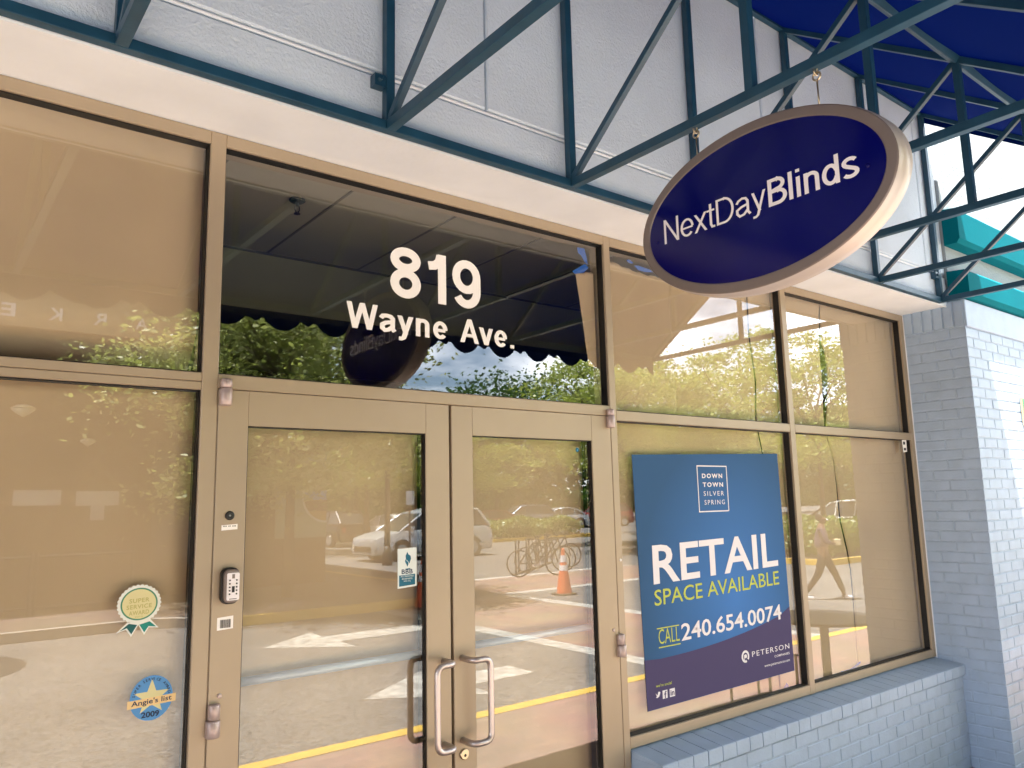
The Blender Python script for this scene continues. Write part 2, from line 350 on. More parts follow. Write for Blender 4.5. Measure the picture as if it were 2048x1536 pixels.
def stroke_text(name, body, o, U, V, width, cap, w, m, parent=None, kern=0., ws=None, thick=.0008):
    """grotesque lettering drawn with even strokes; width/cap height in metres"""
    xs = 0; mb = MB(); o, U, V = Vector(o), Vector(U), Vector(V); Nn = U.cross(V); polys = []; cnt = 0
    for i, ch in enumerate(body):
        ww = ws[i] if ws else w
        adv, strokes = glyphs(ww)[ch]
        for st in strokes:
            if st[0] == 'd':
                (x0, y0), (x1, y1) = st[1:]
                if abs(y1-y0) < 1e-6: q = [(x0, y0-ww/2*.85), (x1, y0-ww/2*.85), (x1, y0+ww/2*.85), (x0, y0+ww/2*.85)]
                else:
                    L_ = math.hypot(x1-x0, y1-y0); hw = ww/2*L_/abs(y1-y0)
                    q = [(x0-hw, y0), (x0+hw, y0), (x1+hw, y1), (x1-hw, y1)]
                polys.append(([(a+xs, b) for a, b in q], [tuple(range(4))]))
            else:
                P_ = [Vector((a+xs, b)) for a, b in st]; closed = (P_[0]-P_[-1]).length < 1e-4
                if closed: P_ = P_[:-1]
                k = len(P_); vs = []
                for j in range(k):
                    a = P_[j-1] if (j or closed) else None; b = P_[(j+1) % k] if (j < k-1 or closed) else None
                    d1 = (P_[j]-a).normalized() if a is not None else None; d2 = (b-P_[j]).normalized() if b is not None else None
                    d = (d1 or d2)+(d2 or d1); d.normalize(); nn = Vector((-d.y, d.x))
                    mt = 1.0 if not (d1 and d2) else min(1.5, 1/max(.2, d.dot(d1)))
                    vs += [P_[j]+nn*ww/2*mt, P_[j]-nn*ww/2*mt]
                fs = [(2*j, 2*j+1, (2*j+3) % (2*k), (2*j+2) % (2*k)) for j in range(k if closed else k-1)]
                polys.append(([tuple(v) for v in vs], fs))
        xs += adv+kern
    tot = max(p[0] for vs, _ in polys for p in vs); mn = min(p[0] for vs, _ in polys for p in vs); sx = width/(tot-mn)
    for vs, fs in polys:
        cnt += 1; lift = thick+(cnt % 5)*.00025; k = len(vs)
        fr = [o+U*((a-mn)*sx)+V*(b*cap)+Nn*lift for a, b in vs]; bk = [p-Nn*lift for p in fr]
        edges = {}
        for q in fs:
            for a, b in zip(q, q[1:]+q[:1]): edges[(a, b)] = 1
        side = [(a, b) for (a, b) in edges if (b, a) not in edges]
        mb.add(fr+bk, list(fs)+[(b, a, a+k, b+k) for a, b in side])
    return mb.build(name, m, parent)
UX, UZ, UY_ = (1,0,0), (0,0,1), (0,-1,0)

# ================================================================== building
bld = thing('storefront_building', 'pale painted shopfront building with tan framed windows, double doors and grey stucco upper wall', 'building', (2.5, 0, 0))
GY = .030  # glass plane
X0 = -.78
# stucco wall above: backing + panels parted by grooves
mb = MB(); mb.box(X0-14, 5.60, -.292, .10, 3.075, 6.4)
gx = [X0-14, -4.0, -2.1, -.2, 1.659, 3.512, 5.325, 5.60]
mb.rbox(X0-14, 5.60, -.31, -.2925, 3.04, 3.238, .006)
for a, b in zip(gx, gx[1:]): mb.rbox(a+.005, b-.005 if b < 5.5 else b, -.31, -.2925, 3.262, 6.4, .006)
mb.build('stucco_wall', M['stucco'], bld)
# bead in the groove
MB().tube([(X0-14, -.2985, 3.2505), (5.6, -.2985, 3.2505)], .0068, 8).build('wall_bead', M['soffit'], bld, smooth=True)
mb = MB(); mb.box(X0-14, 5.60, -.307, .02, 3.031, 3.0395)
mb.box(X0-14, 5.6, -.309, -.298, 3.024, 3.031)
mb.build('soffit', M['soffit'], bld)
# upper wall of the pier block on the right
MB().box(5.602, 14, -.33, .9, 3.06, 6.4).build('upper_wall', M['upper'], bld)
def cornice(z0, z1, y, x0):
    mb = MB()
    prof = [(-.3305, z0), (y+.02, z0), (y, z0+.03), (y, z1-.02), (y+.02, z1), (-.3305, z1+.01)]
    vs = [(x, a, b) for x in (x0, 14) for a, b in prof]; k = len(prof)
    mb.add(vs, [tuple(range(k)), tuple(range(k, 2*k))[::-1]]+[(i, (i+1) % k, (i+1) % k+k, i+k) for i in range(k)])
    return mb.build('cornice', M['teal'], bld)
cornice(3.067, 3.262, -.465, 5.575); cornice(3.462, 3.712, -.435, 5.59)

def bricks(mb, mo, o, U, V, w, h, bl=.2032, rh=.0677, gap=.0085, proud=.0035, start=0, jit=.0011):
    """real bricks on the rectangle o + U*w + V*h, standing proud along N=UxV; mo takes the mortar sheet"""
    o, U, V = Vector(o), Vector(U), Vector(V); N = U.cross(V); rows = int(round(h/rh)); rh = h/rows
    for i in range(rows):
        x = -bl/2*((i+start) % 2)
        while x < w-.01:
            a, b = max(0, x+gap/2 if x > 0 else 0), min(w, x+bl-gap/2 if x+bl < w-.005 else w)
            if b-a > .02:
                z0, z1 = i*rh+gap/2, (i+1)*rh-gap/2
                pr = proud+random.uniform(-jit, jit); dx = .0035
                q = [(a, z0), (b, z0), (b, z1), (a, z1)]
                qi = [(a+(dx if a > .001 else 0), z0+dx), (b-(dx if b < w-.001 else 0), z0+dx), (b-(dx if b < w-.001 else 0), z1-dx+random.uniform(-.001, .001)), (a+(dx if a > .001 else 0), z1-dx)]
                v = [o+U*c+V*d+N*.0002 for c, d in q]+[o+U*c+V*d+N*pr for c, d in qi]
                mb.add(v, [(4,5,6,7)]+[(j, (j+1) % 4, (j+1) % 4+4, j+4) for j in range(4)])
            x += bl
# pier jamb + front
PX, PYF = 5.585, -.41
pier = MB().box(PX+.003, 9.0, PYF+.003, .5, 0, 3.062).build('pier_core', M['mortarpaint'], bld)
pier.name = 'brick_pier'; tag(pier, 'painted brick pier beside the right window')
mb = MB()
bricks(mb, None, (PX+.0028, 0, 0), UY_, UZ, .4105, 2.87, start=0)
o_ = Vector((PX+.0028, 0, 2.872))
for i in range(6):   # soldier course
    a, b = .005+i*.0685, .005+i*.0685+.060
    q = [(a,.006),(b,.006),(b,.185),(a,.185)]; qi = [(a+.004,.010),(b-.004,.010),(b-.004,.181),(a+.004,.181)]
    v = [o_+Vector((-.0002,-c,d)) for c, d in q]+[o_+Vector((-.011,-c,d)) for c, d in qi]
    mb.add(v, [(4,5,6,7)]+[(j, (j+1) % 4, (j+1) % 4+4, j+4) for j in range(4)])
bricks(mb, None, (PX-.001, PYF+.0028, 0), UX, UZ, 3.4, 2.87, start=1)
mb.build('brick_face', M['brickpaint'], pier, fix=False)
MB().rbox(PX-.004, 9.0, PYF-.014, PYF+.0025, 2.872, 3.060, .004).build('band_course', M['brickpaint'], pier)
MB().box(PX-.004, PX, -.006, .004, .66, 3.03).build('sealant_bead', M['soffit'], bld)
# low wall and sill
def lowwall(x0, x1):
    c = MB().box(x0, x1, -.152, .09, 0, .575).build('low_wall', M['mortarpaint'], bld)
    mb = MB(); bricks(mb, None, (x0, -.1522, 0), UX, UZ, x1-x0, .568, start=1); mb.build('brick_face', M['brickpaint'], c, fix=False)
    mb = MB(); x = x0
    while x < x1-.01:
        xe = min(x+.1025, x1); a, b = x+.0025, xe-.0025; j = random.uniform(-.0015, .0015)
        yf = -.176+j; 
        v = [(a,.05,.575),(b,.05,.575),(b,yf+.003,.575),(a,yf+.003,.575),(a,.05,.668),(b,.05,.668),(b,yf+.004,.640),(a,yf+.004,.640),(a,yf,.636),(b,yf,.636),(b,yf,.579),(a,yf,.579)]
        mb.add(v, [(0,1,5,4),(4,5,6,7),(7,6,9,8),(8,9,10,11),(11,10,2,3),(3,2,1,0),(1,2,10,9,6,5),(0,4,7,8,11,3)])
        x = xe
    mb.box(x0, x1, -.168, .05, .577, .632)
    mb.build('window_sill', M['brickpaint'], bld)
lowwall(2.62, 5.585); lowwall(X0-.2, .722)
# left end pier
lp = MB().box(X0-14, X0, -.309, .5, 0, 3.023).build('brick_pier', M['mortarpaint'], bld)
mb = MB(); bricks(mb, None, (X0-3, -.3092, 0), UX, UZ, 3.0, 3.0); mb.build('brick_face', M['brickpaint'], lp, fix=False)

# window framing members
def member(name, *boxes, m='frame', b=.0025):
    mb = MB()
    for q in boxes: mb.rbox(*q, b)
    return mb.build(name, M[m], bld)
HZ0 = 2.985
member('mullion', (X0, X0+.05, 0, .10, .668, 3.029))
m1 = member('mullion', (.727, .778, 0, .10, 0, 3.029))
m2 = member('mullion', (2.5745, 2.616, 0, .10, 0, 3.029))
m3 = member('mullion', (4.050, 4.100, 0, .10, .668, 3.029))
m4 = member('mullion', (5.535, 5.583, 0, .10, .668, 3.029))
for a, b in ((X0+.05, .727), (.778, 2.5745), (2.616, 4.05), (4.10, 5.535)):
    member('head_rail', (a, b, .0008, .10, HZ0, 3.029))
for a, b in ((X0+.05, .727), (2.616, 4.05), (4.10, 5.535)):
    if a < 0: member('middle_rail', (a, b, .0008, .10, 2.141, 2.167), (a, b, .0008, .10, 2.1685, 2.197))
    else: member('middle_rail', (a, b, .0008, .10, 2.130, 2.178))
    member('bottom_rail', (a, b, .0008, .10, .6695, .718))
member('door_header', (.778, 2.5745, .0008, .10, 2.149, 2.197))
member('door_jamb', (.7785, .7795, .002, .10, 0, 2.149), b=.0002)
mb = MB()
for q in ((.7797,.800,.047,.09,0,2.1485),(1.655,1.705,.047,.09,0,2.1485),(2.553,2.5743,.047,.09,0,2.1485),(.801,1.654,.047,.09,2.12,2.1485),(1.706,2.552,.047,.09,2.12,2.1485)): mb.box(*q)
mb.build('door_stop', M['dark'], bld)

def window(label, x0, x1, z0, z1, side=.0):
    """opening x0..x1, z0..z1: black glazing pocket with its pane"""
    mb = MB(); t = .004
    g = MB()
    for (a, b, c, d) in ((x0, x0+t, z0, z1), (x1-t, x1, z0, z1), (x0+t, x1-t, z0, z0+t), (x0+t, x1-t, z1-t, z1)):
        g.box(a, b, .013, .050, c, d)
    w = g.build('window', M['gasket'], bld); w['label'] = label
    MB().box(x0+.0005, x1-.0005, GY+.0003, GY+.006, z0+.0005, z1-.0005).build('glass_pane', M['glass'], w)
    return w
window('upper left window papered over inside', X0+.05, .727, 2.197, HZ0)
window('lower left window papered over inside', X0+.05, .727, .718, 2.141)
window('clear transom window over the doors', .778, 2.5745, 2.197, HZ0)
window('upper middle window papered over inside', 2.616, 4.05, 2.178, HZ0)
window('lower middle window behind the blue poster', 2.616, 4.05, .718, 2.130)
window('upper right window with torn paper', 4.10, 5.535, 2.178, HZ0)
window('lower right window with torn paper', 4.10, 5.535, .718, 2.130)

# doors
def door(label, x0, x1, gx0, gx1, lock):
    zt, zg, zb = 2.1465, 2.030, .26
    mb = MB(); mb.rbox(x0, gx0, 0, .045, .012, zt, .002); mb.rbox(gx1, x1, 0, .045, .012, zt, .002)
    mb.rbox(gx0, gx1, .0006, .045, zg, zt, .001); mb.rbox(gx0, gx1, .0006, .045, .012, zb, .001)
    d = mb.build('door', M['frame'], bld); d['label'] = label
    g = MB(); t = .003
    for (a, b, c, e) in ((gx0, gx0+t, zb, zg), (gx1-t, gx1, zb, zg), (gx0+t, gx1-t, zb, zb+t), (gx0+t, gx1-t, zg-t, zg)): g.box(a, b, .006, .040, c, e)
    g.build('gasket', M['gasket'], d)
    MB().box(gx0+.0005, gx1-.0005, .018, .024, zb+.0005, zg-.0005).build('glass_pane', M['glass'], d)
    s = -1 if lock == 'l' else 1
    xm = 1.640 if s < 0 else 1.722; h = .078; ga = xm+s*.078; zt2, zb2 = 1.178, .882
    pts = [(xm, 0, zt2)]
    def bend(c, p0, p1, k=5):
        P0, P1, C_ = Vector(p0), Vector(p1), Vector(c); return [tuple(P0*(1-t)**2+C_*2*t*(1-t)+P1*t*t) for t in [i/k for i in range(k+1)]]
    pts += bend((xm, -h, zt2), (xm, -h+.028, zt2), (xm+s*.028, -h, zt2)) + bend((ga, -h, zt2), (ga-s*.03, -h, zt2), (ga, -h, zt2-.035))
    pts += bend((ga, -h, zb2), (ga, -h, zb2+.035), (ga-s*.03, -h, zb2)) + bend((xm, -h, zb2), (xm+s*.028, -h, zb2), (xm, -h+.028, zb2)) + [(xm, 0, zb2)]
    MB().tube(pts, .0118, 14).build('handle', M['steel'], d, smooth=True)
    MB().tube([(gx0-.01, .055, 1.206), (gx1+.01, .055, 1.206)], .0145, 16).build('push_bar', M['bar'], d, smooth=True)
    # top pivot and offset hinge
    px = .800 if s < 0 else 2.562
    mb = MB(); mb.lathe([(.016,2.150),(.019,2.153),(.019,2.176),(.016,2.179)], (px,-.012,0)); mb.lathe([(.017,2.092),(.020,2.096),(.020,2.146),(.018,2.1485)], (px,-.012,0))
    mb.build('top_pivot', M['hinge'], d, smooth=True)
    px = .797 if s < 0 else 2.572
    mb = MB(); mb.lathe([(.015,1.122),(.018,1.125),(.018,1.163),(.016,1.167)], (px,-.010,0)); mb.lathe([(.019,1.070),(.0215,1.073),(.0215,1.117),(.019,1.120)], (px-.002*s*-1,-.010,0))
    mb.box(px-.022 if s < 0 else px-.01, px+.01 if s < 0 else px+.022, -.004, 0, 1.071, 1.118)
    mb.build('hinge', M['hinge'], d, smooth=True)
    sx = .815 if s < 0 else 2.538
    MB().lathe([(.0075,0),(.0075,-.002),(.005,-.003)], (sx,0,1.187), 'y', 14).build('screw', M['hinge'], d, smooth=True)
    return d
dl = door('left glass door with key box', .7815, 1.6740, .880, 1.567, 'l')
dr = door('right glass door with lock cylinder', 1.6860, 2.5715, 1.787, 2.449, 'r')
mb = MB(); mb.lathe([(.0195,0),(.0195,-.006),(.017,-.009),(.0165,-.009)], (1.726,0,.832), 'y', 24)
lk = mb.build('lock_cylinder', M['zinc'], dr, smooth=True)
MB().box(1.7245, 1.7275, -.0096, -.009, .824, .836).build('keyhole', M['black'], lk) if False else None
MB().lathe([(.0055,-.0088),(.0055,-.0096)], (1.7265,0,.8285), 'y', 12).build('keyhole', M['black'], dr)
mb = MB(); mb.lathe([(.0145,0),(.0145,-.004),(.011,-.006),(.006,-.0045)], (.8285,0,1.738), 'y', 24); mb.build('door_viewer', M['black'], dl, smooth=True)
MB().lathe([(.0035,-.0046),(.002,-.0066)], (.8285,0,1.738), 'y', 12).build('viewer_lens', M['rimw'], dl)
MB().lathe([(.006,0),(.006,-.002),(.004,-.003)], (2.600,0,1.489), 'y', 16).build('rubber_dot', M['white'], bld)

# interior seen through the transom
mb = MB(); mb.box(-3, 8, .104, 6, 3.300, 3.36); ceil = mb.build('ceiling', M['ceil'], bld)
mb = MB()
for i in range(-6, 14): mb.box(1.02+i*.6096-.0065, 1.02+i*.6096+.0065, .2, 1.955, 3.2955, 3.2995)
mb.box(-2.5, 7.9, .20, .235, 3.292, 3.2994); mb.box(-2.5, 7.9, 1.93, 1.958, 3.293, 3.2994); mb.box(-2.5, 7.9, .72, .733, 3.2952, 3.2993)
mb.build('ceiling_grid', M['grid'], ceil)
MB().box(-3, 8, 1.96, 2.12, 2.945, 3.299).build('bulkhead', M['bulk'], bld)
mb = MB()   # room shell
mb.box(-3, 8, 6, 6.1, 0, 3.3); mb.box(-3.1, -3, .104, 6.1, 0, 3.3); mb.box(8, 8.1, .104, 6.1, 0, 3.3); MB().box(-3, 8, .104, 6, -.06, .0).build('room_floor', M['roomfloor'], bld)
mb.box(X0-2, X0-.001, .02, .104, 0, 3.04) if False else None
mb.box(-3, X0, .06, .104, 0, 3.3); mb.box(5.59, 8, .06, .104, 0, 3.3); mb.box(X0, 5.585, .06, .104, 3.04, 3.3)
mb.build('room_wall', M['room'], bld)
sp = thing('sprinkler', 'dark fire sprinkler head under the shop ceiling behind the transom', 'sprinkler', (1.45, 1.03, 3.295))
MB().lathe([(.040,3.2953),(.041,3.288),(.030,3.280),(.012,3.279)], (1.45,1.03,0)).build('escutcheon', M['darkmetal'], sp, smooth=True)
mb = MB(); mb.lathe([(.009,3.279),(.009,3.262),(.006,3.26)], (1.45,1.03,0), k=10); mb.tube([(1.44,1.03,3.262),(1.438,1.03,3.240),(1.45,1.03,3.222)], .003, 6); mb.tube([(1.46,1.03,3.262),(1.462,1.03,3.240),(1.45,1.03,3.222)], .003, 6)
mb.lathe([(.016,3.223),(.017,3.219),(.004,3.216)], (1.45,1.03,0), k=14); mb.build('nozzle', M['darkmetal'], sp)

# ------------------------------------------------------------------ kraft paper
def sheet(name, label, xl, xr, zb, zt, y, amp=.009, seed=0, grp=None, m='paper', lean=0.):
    """xl, xr, zt, zb may be functions (of z, of z, of x, of x)"""
    f_ = lambda v: v if callable(v) else (lambda t: v)
    xl, xr, zb, zt = f_(xl), f_(xr), f_(zb), f_(zt); nx, nz_ = 26, 34; rnd = random.Random(seed)
    ph = [rnd.uniform(0, 6.28) for _ in range(6)]; vs = []
    for j in range(nz_+1):
        for i in range(nx+1):
            a, b = i/nx, j/nz_; xm = (xl(1.5)+xr(1.5))/2
            z = zb(0)+(zt(0)-zb(0))*b; x = xl(z)+(xr(z)-xl(z))*a; z = zb(x)+(zt(x)-zb(x))*b
            yy = y+amp*(.5*sin(2.2*x+ph[0]+1.1*z)+.3*sin(5.1*x+ph[1]-2.3*z)+.25*sin(3.7*z+ph[2]+x)+.12*sin(11*x+7*z+ph[3]))
            yy += lean*max(0, (.22-b)/.22)**1.5
            vs.append((x, yy, z))
    fs = [(j*(nx+1)+i, j*(nx+1)+i+1, (j+1)*(nx+1)+i+1, (j+1)*(nx+1)+i) for j in range(nz_) for i in range(nx)]
    o = MB().add(vs, fs).build(name, M[m], None, smooth=True)
    sd = o.modifiers.new('solid', 'SOLIDIFY'); sd.thickness = .0006
    return tag(o, label, 'paper', grp)
G_ = 'kraft paper sheets taped inside the windows'
def interp(tab):
    def g(t):
        if t <= tab[0][0]: return tab[0][1]
        for (a, b), (c, d) in zip(tab, tab[1:]):
            if t <= c: return b+(d-b)*(t-a)/(c-a)
        return tab[-1][1]
    return g
jag = lambda x: .0035*sin(70*x)+.002*sin(163*x+1)
sheet('kraft_paper', 'brown paper filling the upper left window above the mirrored market letters', X0+.055, .722, 2.18, 3.02, .066, seed=1, grp=G_, lean=.16)
sheet('kraft_paper', 'brown paper filling the lower left window behind the two round award stickers', X0+.055, .722, .70, 2.15, .066, seed=2, grp=G_)
sheet('kraft_paper', 'brown paper inside the left door glass behind the small blue and white sticker', .862, 1.585, .23, 2.06, .094, seed=3, grp=G_)
sheet('kraft_paper', 'brown paper inside the right door glass', 1.765, 2.47, .23, 2.06, .094, seed=4, grp=G_)
sheet('kraft_paper', 'narrow brown paper flap hanging in the right end of the transom window', interp([(2.405, 2.505), (2.845, 2.425)]), 2.558, lambda x: 2.40+jag(x)+.02*sin(9*x), lambda x: 2.846+jag(x)+.03*(x-2.42), .062, .003, 5, G_)
sheet('kraft_paper', 'brown paper panel with ragged top in the left part of the upper middle window', 2.62, lambda z: 3.118+.004*sin(20*z), 2.165, lambda x: 2.925+jag(x)+.018*sin(8*x), .058, .004, 6, G_)
sheet('kraft_paper', 'brown paper panel behind the sign in the right part of the upper middle window', lambda z: 3.09, interp([(2.2, 3.817), (2.43, 3.838), (2.69, 3.806), (2.95, 3.815)]), 2.16, lambda x: 2.99, .072, .003, 7, G_)
sheet('kraft_paper', 'thin brown strip at the right edge of the upper middle window', interp([(2.2, 3.823), (2.43, 3.846), (2.69, 3.811), (2.95, 3.818)]), 4.045, 2.16, 2.99, .068, .002, 8, G_)
sheet('kraft_paper', 'brown paper behind the blue poster in the lower middle window', 2.62, interp([(.7, 3.86), (1.99, 3.853), (2.13, 3.822)]), .70, 2.15, .068, .004, 9, G_)
sheet('kraft_paper', 'thin brown strip right of the blue poster in the lower middle window', interp([(.7, 3.868), (1.99, 3.862), (2.13, 3.828)]), 4.045, .70, 2.15, .064, .002, 10, G_)
Lw = interp([(2.15, 4.538), (2.20, 4.533), (2.356, 4.540), (2.485, 4.554), (2.68, 4.554), (2.813, 4.568), (2.98, 4.587)])
Rw = interp([(2.15, 4.548), (2.20, 4.556), (2.356, 4.593), (2.485, 4.619), (2.60, 4.622), (2.686, 4.608), (2.72, 4.585), (2.813, 4.584), (2.98, 4.603)])
sheet('kraft_paper', 'brown paper left of the long tear in the upper right window', 4.105, lambda z: Lw(z)+.002*sin(60*z), 2.165, 2.99, .066, .003, 11, G_)
sheet('kraft_paper', 'brown paper right of the long tear in the upper right window', lambda z: Rw(z)+.002*sin(47*z+1), 5.53, 2.165, 2.99, .068, .004, 12, G_)
Lc = interp([(.7, 4.655), (.74, 4.690), (1.114, 4.697), (1.296, 4.693), (1.426, 4.668), (1.606, 4.617), (1.807, 4.615), (1.995, 4.604), (2.129, 4.549)])
sheet('kraft_paper', 'brown paper left of the thin curved tear in the lower right window', 4.105, lambda z: Lc(z)+.0012*sin(50*z), .70, 2.15, .066, .003, 13, G_)
sheet('kraft_paper', 'brown paper right of the thin curved tear in the lower right window', lambda z: Lc(z)+.011+.007*sin(5*z+.5), 5.53, .70, 2.15, .068, .004, 14, G_)

def scrap(label, poly, y):
    mb = MB(); mb.prism(poly, (0, y, 0), UX, UZ, .0006)
    return tag(mb.build('painters_tape', M['tape']), label, 'tape', 'scraps of blue painters tape')
scrap('blue tape scrap at the upper right corner of the transom window', [(2.452,2.962),(2.50,2.965),(2.512,2.93),(2.520,2.885),(2.500,2.895),(2.478,2.925),(2.458,2.935)], .0555)
scrap('blue tape scrap on top of the paper flap in the transom window', [(2.416,2.838),(2.440,2.852),(2.50,2.888),(2.522,2.872),(2.490,2.842),(2.455,2.832),(2.43,2.826)], .0545)
scrap('small blue tape scrap left at the top of the upper middle window', [(2.785,2.957),(2.81,2.963),(2.838,2.950),(2.82,2.944),(2.80,2.946)], .051)
scrap('longer blue tape scrap by the sign at the top of the upper middle window', [(2.838,2.938),(2.87,2.943),(2.96,2.936),(2.98,2.925),(2.92,2.917),(2.87,2.918)], .050)
scrap('tiny blue tape scrap under the poster at the bottom of the lower middle window', [(3.885,.725),(3.91,.745),(3.93,.728),(3.925,.712),(3.89,.712)], .055)
scrap('blue tape strip at the bottom of the tear in the lower right window', [(4.47,.724),(4.58,.722),(4.70,.750),(4.705,.74),(4.62,.712),(4.48,.712)], .055)

# ------------------------------------------------------------------ lettering on the transom glass (outside)
al = thing('address_lettering', 'white vinyl street number 819 and Wayne Ave. on the transom glass', 'lettering', (1.6, GY-.0005, 2.42))
stroke_text('number', '819', (1.427, GY-.0004, 2.563), UX, UZ, .432, .207, .168, M['white'], al, kern=-.02)
stroke_text('street_name', 'Wayne', (1.243, GY-.0004, 2.417), UX, UZ, .447, .100, .150, M['white'], al)
stroke_text('street_suffix', 'Ave.', (1.752, GY-.0004, 2.417), UX, UZ, .281, .100, .150, M['white'], al)

# ------------------------------------------------------------------ poster
PO = GY-.0012
po = thing('poster', 'large blue retail space poster with phone number on the lower middle window', 'poster', (3.35, PO, .80))
m, N, L, b = new_mat('poster_print'); b.inputs['Roughness'].default_value = .75; b.inputs['Specular IOR Level'].default_value = .15
tc = N.new('ShaderNodeTexCoord'); mp = N.new('ShaderNodeMapping'); mp.inputs['Location'].default_value = (-.15, 0, -.50); mp.inputs['Scale'].default_value = (1.25, 0, 1.1)
gr = N.new('ShaderNodeTexGradient'); gr.gradient_type = 'SPHERICAL'; L.new(tc.outputs['Object'], mp.inputs[0]); L.new(mp.outputs[0], gr.inputs[0])
rr = N.new('ShaderNodeValToRGB'); rr.color_ramp.elements[0].color = (.042, .112, .235, 1); rr.color_ramp.elements[1].color = (.072, .22, .56, 1); rr.color_ramp.elements[0].position = .1
L.new(gr.outputs[0], rr.inputs[0]); L.new(rr.outputs[0], b.inputs['Base Color']); M['poster'] = m
M['posterlow'] = mat('poster_print_indigo', (.085, .07, .155), .75, spec=.15)
M['posterlime'] = mat('poster_print_lime', (.55, .62, .12), .75, spec=.15)
M['posterwhite'] = mat('poster_print_white', (.86, .84, .86), .75, spec=.15)
pl = [(2.736,1.974),(2.752,1.38),(2.765,.796),(3.956,.806),(3.950,1.4),(3.942,2.003)]
MB().prism(pl[::1], (0, PO, 0), UX, UZ, .0011).build('print_sheet', M['poster'], po)
wave = [(2.7655,.7975),(3.9552,.8075),(3.9508,1.150)]+[(3.944-.09*i, 1.13-.0+(-.115*(1-(1-i/13.)**2.2)) ) for i in range(1, 13)]+[(2.7585,1.022)]
MB().prism(wave, (0, PO-.0006, 0), UX, UZ, .0005).build('print_wave', M['posterlow'], po)
PT = PO-.0012
def ptx(name, body, x0, z0, x1, h, mm='posterwhite', off=.0, sp=1., rise=0.):
    U = Vector((1, 0, rise)).normalized()
    return text(name, body, (x0, PT, z0), U, UZ, x1-x0, h, M[mm], po, off, sp, .0003)
ptx('headline', 'RETAIL', 2.846, 1.358, 3.872, .183, off=.016, rise=.020)
ptx('subheadline', 'SPACE AVAILABLE', 2.846, 1.258, 3.868, .074, 'posterlime', off=.004, rise=.019)
ptx('call_text', 'CALL', 2.862, 1.081, 3.012, .068, 'posterlime', -.006)
MB().box(2.852, 3.012, PT-.0003, PT, 1.151, 1.156).build('call_rule', M['posterlime'], po); MB().box(2.860, 3.016, PT-.0003, PT, 1.064, 1.069).build('call_rule', M['posterlime'], po)
ptx('phone_number', '240.654.0074', 3.026, 1.076, 3.868, .082, off=.014, rise=.017)
mb = MB()
for a, b, c, d in ((3.213,3.219,1.688,1.928),(3.456,3.462,1.690,1.928),(3.219,3.456,1.922,1.928),(3.219,3.456,1.688,1.694)): mb.box(a, b, PT-.0003, PT, c, d)
mb.build('logo_border', M['posterwhite'], po)
for i, (tx, of) in enumerate((('DOWN', .03), ('TOWN', .03), ('SILVER', .0), ('SPRING', .0))):
    ptx('logo_text', tx, 3.252+.003*i, 1.862-.0455*i, 3.420+.003*i, .024, off=of, sp=1.35)
ptx('company_name', 'PETERSON', 3.578, .929, 3.920, .027, off=.0, sp=1.25)
ptx('company_line', 'COMPANIES', 3.776, .899, 3.918, .012, off=.01, sp=1.1)
ptx('web_address', 'www.petersoncos.com', 3.68, .858, 3.916, .016)
ptx('social_line', "we're social", 2.828, .892, 2.937, .014, 'posterlime')
mb = MB(); ring = arc(3.520,.939,.033,.031,-40,290,20); mb_r = []
for k in range(20):
    a, c = ring[k], ring[k+1]; s1 = .62
    i0, i1 = (3.520+(a[0]-3.520)*s1, .939+(a[1]-.939)*s1), (3.520+(c[0]-3.520)*s1, .939+(c[1]-.939)*s1)
    mb.prism([i0, i1, c, a][::-1], (0, PT-.0003, 0), UX, UZ, .0003)
mb.prism(arc(3.522,.940,.011,.010,0,342,18), (0, PT-.0003, 0), UX, UZ, .0003)
mb.box(3.508, 3.513, PT-.0003, PT, .915, .948)
mb.build('company_logo', M['posterwhite'], po)
mb = MB()
mb.prism([(2.822,.868),(2.826,.858),(2.836,.857),(2.840,.870),(2.847,.872),(2.855,.868),(2.852,.860),(2.846,.850),(2.834,.845),(2.822,.848),(2.830,.852)][::-1], (0, PT-.0003, 0), UX, UZ, .0003)
mb.prism([(2.870,.835),(2.904,.835),(2.904,.872),(2.870,.872)], (0, PT-.0003, 0), UX, UZ, .0003)
mb.prism([(2.920,.835),(2.957,.835),(2.957,.872),(2.920,.872)], (0, PT-.0003, 0), UX, UZ, .0003)
mb.build('social_icon', M['posterwhite'], po)
ptx('icon_letter', 'f', 2.881, .836, 2.897, .032, 'posterlow', .02); ptx('icon_letter', 'in', 2.925, .841, 2.952, .024, 'posterlow', .02)
for o_ in [q for q in bpy.data.objects if q.name.startswith('icon_letter')]: o_.location.y -= .0006

# ------------------------------------------------------------------ stickers
M['cream'] = mat('sticker_cream', (.72, .66, .34), .6); M['rgreen'] = mat('sticker_green', (.06, .26, .15), .6)
M['ribbon'] = mat('sticker_teal', (.0, .25, .20), .6); M['ribbond'] = mat('sticker_dark_teal', (.0, .10, .10), .6)
M['stwhite'] = mat('sticker_white', (.80, .82, .74), .6); M['sblue'] = mat('sticker_blue', (.09, .30, .62), .6)
M['sgold'] = mat('sticker_gold', (.50, .46, .16), .6); M['peach'] = mat('sticker_peach', (.85, .60, .28), .6); M['navyink'] = mat('navy_ink', (.01, .03, .08), .6)
M['bbb'] = mat('sticker_petrol', (.0, .13, .21), .6); M['stpale'] = mat('sticker_pale', (.75, .82, .78), .6)
SY = GY-.0004
ro = thing('award_sticker', 'cream rosette award sticker with green ribbon on the lower left window', 'sticker', (.5775, SY, 1.394))
cx, cz = .5785, 1.4835; k = 96
circ = [(cx+(.0605+.0022*cos(30*2*pi*i/k))*cos(2*pi*i/k), cz+(.0560+.0022*cos(30*2*pi*i/k))*sin(2*pi*i/k)) for i in range(k)]
